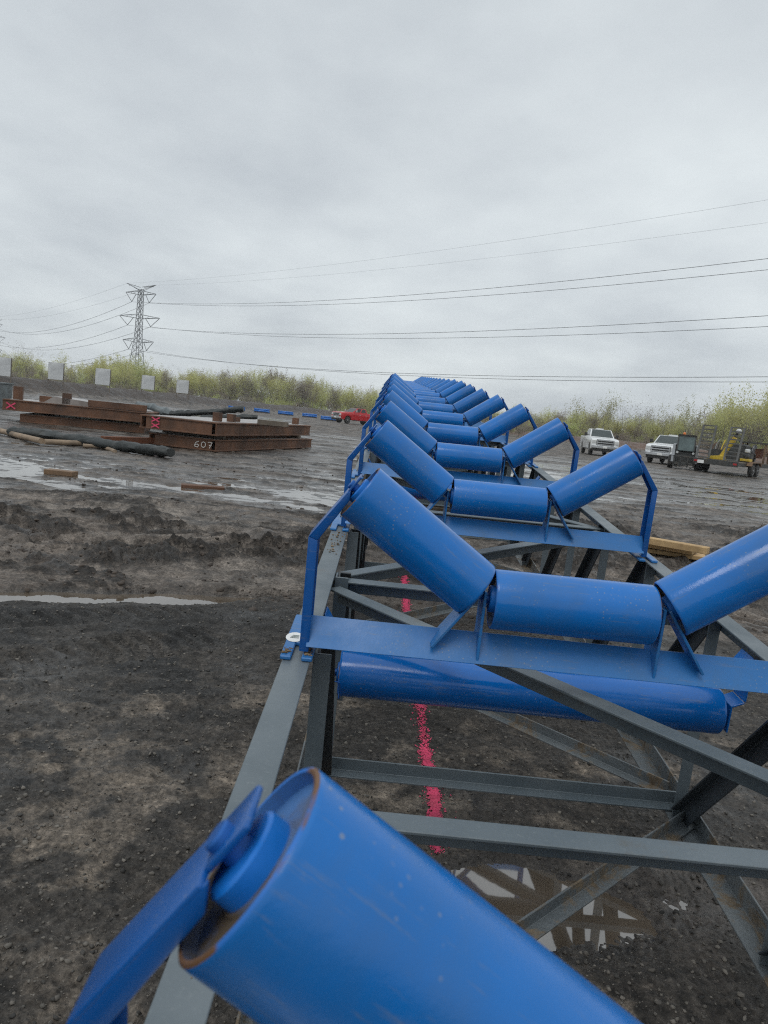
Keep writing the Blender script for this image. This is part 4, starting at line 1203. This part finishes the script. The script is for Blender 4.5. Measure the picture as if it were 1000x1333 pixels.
rm = MB(); rm.prism([(L2 - 3.2, .355), (L2 - .1, .355), (L2 - .1, .38), (L2 - 2.9, .56)], .2, 2.3, 'y'); rm.build('ramp_plate', 'deck', s4)
bk = MB(); bk.box(2.5, 4.3, .1, .22, .355, .56); bk.build('side_rail', 'rust', s4, bevel=.004)
xm = MB()
for sgn in (-1, 1): xm.bar((.12, -.004 - .0005 * sgn, .15 - .09 * sgn), (.38, -.004 - .0005 * sgn, .15 + .09 * sgn), .006, .04, (0, 0, 1))
xm.build('paint_mark', 'pink', s4)
# red-rust beam on the ground between the stacks
o = MB(); a = at(134, 572, .12); c = at(212, 574, .12); o.bar(a, c, .18, .16); rb = o.build('steel_beam', 'rust_red', bevel=.01)
tag(rb, 'reddish rusty beam lying behind the dark fabric roll in front of the left stack', 'steel beam')
def crumpled(name, pts, rad, mt, label, cat, seed, n=12, flat=.7):
    """a soft roll: a tube whose rings swell, sag and twist"""
    rs = np.random.RandomState(seed); mb = MB()
    P = [np.array(p, float) for p in pts]
    dense = []
    for p, q in zip(P[:-1], P[1:]):
        for t in np.linspace(0, 1, 9)[:-1]: dense.append(p + (q - p) * t)
    dense.append(P[-1])
    o = dense[0].copy(); o[2] = 0
    k0 = len(dense)
    ring = []
    for i, p in enumerate(dense):
        d = dense[min(i + 1, k0 - 1)] - dense[max(i - 1, 0)]; d /= np.linalg.norm(d)
        s_ = np.cross(d, (0, 0, 1)); s_ /= np.linalg.norm(s_); u = np.cross(s_, d)
        r = rad * (.85 + .35 * rs.rand()) * (1 if 0 < i < k0 - 1 else .75)
        for k in range(n):
            t = 2 * math.pi * k / n; rr = r * (.85 + .3 * rs.rand())
            q = p + rr * (math.cos(t) * s_ * 1.15 + math.sin(t) * u * flat); mb.v.append(tuple(q - o))
    for i in range(k0 - 1):
        for k in range(n):
            mb.f.append((i * n + k, i * n + (k + 1) % n, (i + 1) * n + (k + 1) % n, (i + 1) * n + k)); mb.m.append(0)
    mb.f.append(tuple(range(n - 1, -1, -1))); mb.f.append(tuple((k0 - 1) * n + k for k in range(n))); mb.m += [0, 0]
    ob = mb.build(name, mt, smooth=1.0); ob.location = o
    return tag(ob, label, cat)
crumpled('fabric_roll', [at(12, 561, .15), at(60, 566, .15), at(110, 574, .14), at(150, 580, .14), at(190, 585, .15), at(223, 589, .16)], .15, 'tarp', 'long dark fabric roll lying on the mud in front of the rusty stacks', 'fabric roll', 1)
crumpled('fabric_roll', [atd(212, 539, 30), atd(245, 538, 30), atd(285, 536, 30), atd(317, 532, 30)], .17, 'tarp', 'thick black fabric roll lying on top behind the front stack', 'fabric roll', 2)
crumpled('fabric_roll', [atd(262, 544, 29.6), atd(300, 543, 29.6), atd(335, 543, 29.6)], .15, 'tarp', 'shorter black fabric roll below the thicker one behind the front stack', 'fabric roll', 3)
crumpled('tarp', [atd(160, 535, 30), atd(180, 530, 30), atd(196, 531, 30), atd(222, 539, 30)], .25, 'tarp_grey', 'crumpled grey tarp bundle behind the left stack', 'tarp', 4)
def pole(pts, r, label):
    mb = MB(); o = pts[0]; mb.tube([np.array(p) - o for p in pts], r, 9); ob = mb.build('pole', 'pole', smooth=.8); ob.location = o
    tag(ob, label, 'pole', 'tan poles on the mud')
pole([at(-12, 557, .1), at(20, 566, .1), at(54, 574, .1)], .065, 'tan pole lying on the mud at the left edge')
pole([at(58, 575, .09), at(106, 577, .09)], .06, 'short tan pole lying straight in front of the fabric roll')
pole([at(108, 580, .07), at(136, 582, .07), at(150, 588, .05)], .045, 'thin bent tan pole beside the end of the fabric roll')
def plank(x0, y0, x1, y1, z, wid, th, mt, name, label, cat):
    a = at(x0, y0, z); c = at(x1, y1, z); mb = MB(); m_ = (a + c) / 2
    mb.bar(a - m_, c - m_, wid, th); ob = mb.build(name, mt, bevel=.006); ob.location = m_; tag(ob, label, cat); return ob
plank(61, 613, 98, 617, .035, .2, .07, 'tan_mach', 'steel_channel', 'short tan rusty channel lying in the puddle at left', 'steel channel')
plank(236, 632, 292, 636, .02, .2, .05, 'rust', 'plank', 'flat brown plank lying in the puddle below the front stack', 'plank')
plank(336, 549, 375, 553, .85, .2, .14, 'wood_old', 'plank', 'grey brown plank lying across the far end of the front stack', 'plank')
ct = MB(); q_ = atd(-11, 527, 34); ct.box(-.45, .30, 0, 1.2, 0, 1.05); ct.box(-.50, .35, -.05, 1.25, 1.052, 1.12)
for k in range(3): ct.box(-.40 + .25 * k, -.34 + .25 * k, -.03, -.002, .05, 1.0)
ct = ct.build('steel_box', 'tarp_grey', bevel=.01); ct.location = (q_[0], q_[1], gz(q_[0], q_[1])); tag(ct, 'grey blue ribbed box cut by the left border behind the left stack', 'container')
# timber at right
def tim(x0, y0, x1, y1, z, wid, th, lab):
    plank(x0, y0, x1, y1, z, wid, th, 'wood', 'timber', lab, 'timber')
g_t = gz(*at(880, 712, .1)[:2])
tim(836, 702, 922, 717, g_t + .155, .14, .075, 'upper pale sawn timber lying on the board stack right of the conveyor')
tim(840, 707, 905, 718, g_t + .085, .36, .05, 'wide pale board between two timbers right of the conveyor')
tim(838, 713, 918, 725, g_t + .02, .42, .05, 'lowest pale board on the mud right of the conveyor')
# ------------------------------------------------------------------ vehicles
def wheel(parent, x, y, r=.42, wdt=.27, rimr=.25):
    w_ = bpy.data.objects.new('wheel', None); bpy.data.objects.remove(w_)
    sx = 1 if x > 0 else -1
    mb = MB(); mb.lathe((x - wdt / 2, y, r), (1, 0, 0), [(0, r * .62), (.01, r * .88), (.05, r * .98), (wdt / 2, r), (wdt - .05, r * .98), (wdt - .01, r * .88), (wdt, r * .62)], 28)
    o = mb.build('wheel', 'tyre', parent, smooth=.7)
    rb = MB(); xx = x + sx * (wdt / 2 - .03); rb.lathe((xx, y, r), (sx, 0, 0), [(0, rimr), (.035, rimr), (.02, rimr * .85), (-.01, rimr * .5), (.03, rimr * .28), (.04, rimr * .2)], 20)
    rb.build('rim', 'rim', o, smooth=.6)
    return o
def pickup(name, loc, fwd, paint, label, grp, lightbar=True, L=6.1, dark_bumper=True, H=1.98, lift=0.):
    rz = math.atan2(-fwd[0], fwd[1])
    root = empty(name, loc, rz, label, 'pickup truck', grp)
    hl = L / 2; W = 1.0
    fa, ra = hl - 1.05, -hl + 1.25
    def arch(yc, r=.5, n=9): return [(yc + r * math.cos(math.pi * k / (n - 1)), .46 + r * math.sin(math.pi * k / (n - 1))) for k in range(n)]
    prof = [(hl - .02, .52), (hl, .8), (hl - .03, 1.16), (hl - .14, 1.26), (hl - .8, 1.33), (hl - 1.75, 1.38), (-hl + .05, 1.38), (-hl, 1.3), (-hl, .62), (-hl + .3, .52)]
    prof = prof + arch(ra)[::-1] + [(0, .46)] + arch(fa)[::-1]
    pr = []
    for p in prof:
        if not pr or math.hypot(p[0] - pr[-1][0], p[1] - pr[-1][1]) > .02: pr.append(p)
    MB().prism(pr, -W, W, 'x').build('body', paint, root, bevel=.035, seg=2, smooth=.6)
    by0, by1 = hl - 1.7, -hl + 2.05                  # cab base
    ty0, ty1 = by0 - .85, by1 + .15
    zb, zt = 1.375, H
    bw, tw = .93, .76
    cabv = [(-bw, by1, zb), (bw, by1, zb), (bw, by0, zb), (-bw, by0, zb), (-tw, ty1, zt), (tw, ty1, zt), (tw, ty0, zt), (-tw, ty0, zt)]
    MB().hexa(cabv).build('cab', paint, root, bevel=.04, seg=2, smooth=.6)
    cv = [np.array(p) for p in cabv]
    def pane(nm, a, b, c, d, mt, ins=(.07, .09), push=.006):
        a, b, c, d = [np.array(p, float) for p in (a, b, c, d)]
        def bl_(u, v): return (a * (1 - u) + b * u) * (1 - v) + (d * (1 - u) + c * u) * v
        n = np.cross(b - a, d - a); n /= np.linalg.norm(n)
        q = [bl_(ins[0], ins[1]), bl_(1 - ins[0], ins[1]), bl_(1 - ins[0], 1 - ins[1] * .8), bl_(ins[0], 1 - ins[1] * .8)]
        MB().hexa([p - n * .004 for p in q] + [p + n * push for p in q]).build(nm, mt, root)
    pane('windscreen', cv[2], cv[3], cv[7], cv[6], 'screen', (.05, .06))
    pane('rear_window', cv[0], cv[1], cv[5], cv[4], 'glass')
    for sg, (b0, b1, t1, t0) in ((1, (cv[1], cv[2], cv[6], cv[5])), (-1, (cv[3], cv[0], cv[4], cv[7]))):
        for u0, u1 in ((0.05, .48), (.54, .93)):
            a_ = b0 + (b1 - b0) * u0; b_ = b0 + (b1 - b0) * u1
            c_ = t0 + (t1 - t0) * u1; d_ = t0 + (t1 - t0) * u0
            pane('side_window', a_, b_, c_, d_, 'glass', (.04, .12))
    g = MB(); g.box(-.64, .64, hl - .02, hl + .015, .76, 1.22); gr = g.build('grille', 'black', root, bevel=.01)
    b_ = MB()
    for z in (.84, 1.0, 1.16): b_.box(-.62, .62, hl + .017, hl + .045, z - .032, z + .032)
    for x in (-.6, .56): b_.box(x, x + .05, hl + .017, hl + .04, .80, 1.17)
    b_.build('grille_bar', 'chrome', gr, bevel=.008)
    for sg in (-1, 1):
        h_ = MB(); h_.box(sg * .80 - .16, sg * .80 + .16, hl - .10, hl + .02, .92, 1.16); h_.build('headlight', 'lamp', root, bevel=.02)
        m_ = MB(); m_.box(sg * 1.17 - .10, sg * 1.17 + .10, by0 - .42, by0 - .34, 1.42, 1.66); m_.box(sg * 1.0 - .09, sg * 1.0 + .09, by0 - .40, by0 - .36, 1.46, 1.51)
        m_.build('mirror', 'black' if paint == 'white_paint' else 'chrome', root, bevel=.02)
        tl = MB(); tl.box(sg * .92 - .07, sg * .92 + .07, -hl - .012, -hl + .05, .95, 1.32); tl.build('tail_light', 'red_lens', root)
        for y in (by0 - 1.2, by1 + .1):
            d_ = MB(); d_.box(sg * 1.003 - .012, sg * 1.003 + .012, y, y + .2, 1.10, 1.14); d_.build('door_handle', 'chrome' if paint == 'red_paint' else 'black', root)
        sb_ = MB(); sb_.box(sg * .98 - .06, sg * .98 + .06, ra + .7, fa - .7, .42, .5); sb_.build('step_bar', 'black', root)
    bp = MB(); bp.box(-.98, .98, hl - .05, hl + .13, .56, .78); bpo = bp.build('bumper', 'chrome', root, bevel=.03)
    lw = MB(); lw.box(-.9, .9, hl - .2, hl + .06, .36, .55); lw.build('air_dam', 'black', root, bevel=.02)
    pl = MB(); pl.box(-.16, .16, hl + .132, hl + .14, .60, .75); pl.build('licence_plate', 'white', bpo)
    bd = MB(); bd.box(-.86, .86, -hl + .1, by1 - .08, 1.381, 1.39); bd.build('bed_cover', 'black', root)
    for x in (-.84, .84):
        for y in (fa, ra): wheel(root, x, y)
    if lightbar:
        lb = MB(); lb.box(-.28, .28, ty0 - .9, ty0 - .65, zt + .002, zt + .09); lb.build('light_bar', 'lamp', root, bevel=.02)
    return root
def gp(x, y): 
    q = at(x, y); return (q[0], q[1], max(0, gz(q[0], q[1])) - .01)
pickup('pickup_truck', gp(777, 593), (-.10, -.995), 'white_paint', 'farther white pickup truck facing the camera, behind the right end of a blue roll', 'white pickup trucks')
pickup('pickup_truck', gp(870, 605), (-.52, -.85), 'white_paint', 'nearer white pickup truck turned left, half hidden by the dark loader', 'white pickup trucks')
pickup('pickup_truck', gp(463, 553), (-.78, -.63), 'red_paint', 'red pickup truck parked beyond the conveyor, facing left', None, False, 5.9, False, 1.9)

def loader():
    p = gp(889, 611); root = empty('skid_loader', p, math.atan2(.36, -.93), 'dark compact loader with an enclosed cab and an orange beacon, before the white pickup', 'loader')
    MB().box(-.55, .55, -1.3, .55, .35, 1.05).build('body', 'machine', root, bevel=.05)
    MB().prism([(-1.3, .5), (-1.3, 1.35), (-1.05, 1.5), (-.6, 1.45), (-.6, .5)], -.6, .6, 'x').build('engine_cover', 'machine', root, bevel=.04)
    c = MB()
    prof = [(-.62, 1.06), (.62, 1.06), (.75, 1.15), (.50, 2.0), (-.55, 2.02)]
    for s_ in (-1, 1):
        for a, b in zip(prof, prof[1:] + prof[:1]): c.bar((s_ * .48, a[0], a[1]), (s_ * .48, b[0], b[1]), .07, .07, (1, 0, 0))
    c.box(-.52, .52, -.6, .56, 2.0, 2.08)
    c.build('cab_frame', 'black', root)
    MB().hexa([(-.45, .60, 1.12), (.45, .60, 1.12), (.45, .72, 1.12), (-.45, .72, 1.12), (-.45, .46, 1.98), (.45, .46, 1.98), (.45, .49, 1.98), (-.45, .49, 1.98)]).build('windscreen', 'cab_glass', root)
    for s_ in (-1, 1):
        MB().box(s_ * .47 - .006, s_ * .47 + .006, -.55, .5, 1.12, 1.98).build('side_window', 'glass', root)
        ar = MB(); pts = [(s_ * .66, -1.15, 1.45), (s_ * .66, .35, 1.35), (s_ * .66, .95, .75), (s_ * .66, 1.05, .4)]
        for a, b in zip(pts[:-1], pts[1:]): ar.bar(a, b, .11, .16, (1, 0, 0))
        ar.build('lift_arm', 'galv', root, bevel=.01)
        MB().lathe((s_ * .45, .66, 1.0), (0, 1, 0), [(0, .07), (.05, .07)], 12).build('work_light', 'lamp', root)
        for y in (.45, -.75): wheel(root, s_ * .76, y, .40, .30, .21)
    q = MB(); q.box(-.62, .62, 1.08, 1.16, .28, .42)
    for x in (-.55, -.2, .2, .55): q.box(x - .05, x + .05, 1.08, 1.16, .15, .80)
    q.box(-.62, .62, 1.08, 1.16, .72, .82); q.build('fork_frame', 'machine', root, bevel=.01)
    for x in (-.4, .4): MB().box(x - .06, x + .06, 1.165, 2.1, .13, .18).build('fork', 'machine', root)
    b = MB(); b.lathe((.2, -.2, 2.08), (0, 0, 1), [(0, .09), (.10, .08), (.13, .04)], 14); b.build('beacon', 'amber', root, smooth=.7)
loader()

def trailer():
    q = at(929, 617); rz = R_(-40)
    # local frame: y points away from the camera, the rear faces us
    root = empty('equipment_trailer', (q[0], q[1], 0.02), rz, 'rusty flat equipment trailer with two upright ladder ramps, seen from behind', 'trailer')
    W = 1.25
    MB().box(-W, W, 0, 6.2, .72, .80).build('deck', 'wood_old', root, bevel=.01)
    fr = MB()
    for x in (-W, W - .1): fr.box(x, x + .1, 0, 6.2, .55, .718)
    fr.box(-W, W, -.06, -.002, .50, .80)
    for y in (1.5, 3., 4.5): fr.box(-W + .1, W - .1, y, y + .1, .58, .715)
    fr.box(-.08, .08, 6.2, 8., .5, .65)
    fr.build('frame', 'machine', root, bevel=.008)
    for s_ in (-1, 1):
        for y in (2.0, 2.95): wheel(root, s_ * (W + .17), y, .38, .24, .24)
        fd = MB(); fd.prism([(1.45, .62), (1.6, .86), (3.35, .86), (3.5, .62), (3.42, .62), (3.3, .81), (1.65, .81), (1.53, .62)], s_ * (W + .17) - .15, s_ * (W + .17) + .15, 'x'); fd.build('fender', 'tan_mach', root)
        rp_ = MB(); x0, x1 = sorted((s_ * 1.12, s_ * .42))
        def rp(x, t): return (x, -.02 + .55 * t + .05, .82 + 1.9 * t)
        for x in (x0, x1): rp_.bar(rp(x, 0), rp(x, 1), .06, .10, (1, 0, 0))
        for t in np.linspace(.03, .99, 9): rp_.bar(rp(x0, t), rp(x1, t), .05, .07)
        rp_.build('ramp', 'ramp_steel', root)
        MB().box(s_ * 1.08 - .1, s_ * 1.08 + .1, -.085, -.062, .60, .70).build('tail_light', 'red_lens', root)
    MB().box(-.98, -.62, -.075, -.063, .52, .70).build('licence_plate', 'white', root)
    R = Matrix.Rotation(rz, 3, 'Z')
    def wl(x, y, z): return (Vector((q[0], q[1], .02)) + R @ Vector((x, y, z)))
    y1 = empty('boom_arm', wl(-.1, .9, .80), rz, 'yellow machine arm with a pale rounded head, tilted up between the ramps', 'machine')
    MB().prism([(-.65, 0), (.35, 0), (.25, .28), (-.2, .22), (-.6, .16)], -.22, .22, 'y').build('base', 'yellow', y1, bevel=.03)
    ar = MB(); ar.section((.1, 0, .2), (.72, 0, 1.35), [(-.12, -.1), (.12, -.1), (.12, .1), (-.12, .1)], (.88, 0, -.47), (0, 1, 0)); ar.build('arm', 'yellow', y1, bevel=.03)
    MB().bar((.66, 0, 1.32), (.8, 0, 1.62), .1, .1).build('rod', 'black', y1)
    MB().lathe((.82, 0, 1.58), (.2, 0, 1), [(0, .05), (.04, .13), (.14, .16), (.24, .12), (.28, .05)], 14).build('head', 'lamp', y1, smooth=.8)
    k1 = empty('power_unit', wl(.2, 3.0, .80), rz, 'dark engine unit with hoses loaded on the middle of the trailer', 'machine')
    MB().box(-.7, .9, -.5, .6, 0, .55).build('casing', 'machine', k1, bevel=.04)
    MB().prism([(-.5, .55), (.8, .55), (.6, 1.0), (-.3, 1.05)], -.4, .4, 'y').build('hood', 'machine', k1, bevel=.04)
    MB().tube([(.6, -.5, .3), (.9, -.7, .7), (1.2, -.6, .5), (1.1, -.4, .1)], .05, 8).build('hose', 'black', k1, smooth=.8)
    MB().tube([(-.4, 0, 1.0), (-.4, 0, 1.35), (-.3, .1, 1.45)], .05, 8).build('exhaust', 'rust', k1, smooth=.8)
    k2 = empty('compactor', wl(1.1, 1.8, .865), rz, 'small yellow compactor with a pale tank at the right side of the trailer', 'compactor')
    MB().box(-.25, .28, -.3, .3, 0, .14).build('base_plate', 'yellow', k2, bevel=.02)
    MB().lathe((0, -.2, .3), (0, 1, 0), [(0, .12), (.03, .17), (.37, .17), (.4, .12)], 14).build('engine', 'machine', k2, smooth=.7)
    MB().lathe((.05, -.1, .5), (0, 0, 1), [(0, .12), (.03, .15), (.16, .15), (.2, .1)], 14).build('tank', 'lamp', k2, smooth=.7)
    MB().tube([(-.15, .2, .2), (-.2, .5, .8), (.2, .5, .8), (.15, .2, .2)], .02, 6).build('handle', 'black', k2)
    k4 = empty('tool_crate', wl(-.75, 2.6, .80), rz, 'dark open crate of tools and hoses behind the left trailer ramp', 'crate')
    cb = MB()
    for x in (-.4, .36): cb.box(x, x + .04, -.5, .5, 0, .6)
    for y in (-.5, .46): cb.box(-.36, .36, y, y + .04, 0, .6)
    cb.box(-.36, .36, -.46, .46, .02, .06); cb.build('crate_body', 'machine', k4)
    for q_ in range(5):
        MB().tube([(-.3 + .15 * q_, -.3, .1), (-.34 + .17 * q_, .1 * (q_ % 2), .8 + .12 * (q_ % 3)), (-.2 + .15 * q_, .25, 1.0 + .2 * (q_ % 2))], .03, 6).build('tool_handle', ('rust_red', 'galv', 'black', 'yellow', 'wood_old')[q_], k4)
    k5 = empty('reel', wl(.55, 4.2, .80), rz, 'grey hose reel standing behind the dark engine unit', 'reel')
    for x in (-.3, .3): MB().lathe((x, 0, .55), (1, 0, 0), [(0, .55), (.03, .55)], 20).build('flange', 'galv', k5)
    MB().lathe((-.26, 0, .55), (1, 0, 0), [(0, .34), (.07, .38), (.14, .34), (.21, .38), (.28, .34), (.35, .38), (.42, .34), (.5, .36), (.55, .34)], 18).build('hose_coil', 'black', k5, smooth=.6)
    k3 = empty('folded_rack', wl(1.35, 4.6, .80), rz, 'brown steel rack with a long top beam at the front of the trailer', 'rack')
    fr = MB()
    for x in (-1.2, .1): 
        for y in (-.5, .5): fr.box(x - .05, x + .05, y - .05, y + .05, 0, 1.15)
    fr.build('leg', 'tan_mach', k3)
    MB().box(-1.4, .5, -.6, .6, 1.152, 1.24).build('top_frame', 'machine', k3)
    MB().prism([(-1.0, .3), (-.2, .3), (-.1, .9), (-.9, .8)], -.35, .35, 'y').build('load', 'rust_red', k3, bevel=.03)
trailer()
pickup('pickup_truck', (at(1030, 622)[0], at(1030, 622)[1], 0), (-.62, -.78), 'machine', 'dark vehicle with a white plate, mostly cut off by the right edge', None, False, 5.6)
# open-ended drum and lumber beside the trailer
br = empty('brush_pile', gp(996, 606), .3, 'heap of brown branches at the right edge beside the trailer', 'brush pile')
rs = np.random.RandomState(9); mb = MB()
for _ in range(70):
    p = np.array((rs.randn() * .35, rs.randn() * .5, rs.rand() * .5)); d = np.array((rs.randn() * .5, rs.randn() * .5, .5 + rs.rand()))
    mb.tube([p, p + d * .5 + rs.randn(3) * .08, p + d], [.035, .025, .008], 4)
mb.build('branches', 'tan_mach', br)


# ------------------------------------------------------------------ damp air
hz = MB(); hz.box(-420, 260, -25, 720, -1.5, 55)
hm = bpy.data.materials.new('damp_air'); hm.use_nodes = True; ht = hm.node_tree; ht.nodes.clear()
ho = ht.nodes.new('ShaderNodeOutputMaterial'); hv = ht.nodes.new('ShaderNodeVolumePrincipled')
hv.inputs['Color'].default_value = (.94, .96, .98, 1); hv.inputs['Density'].default_value = .00038; hv.inputs['Anisotropy'].default_value = .3
ht.links.new(hv.outputs[0], ho.inputs['Volume'])
M['haze'] = hm
tag(hz.build('haze', 'haze'), kind='stuff')
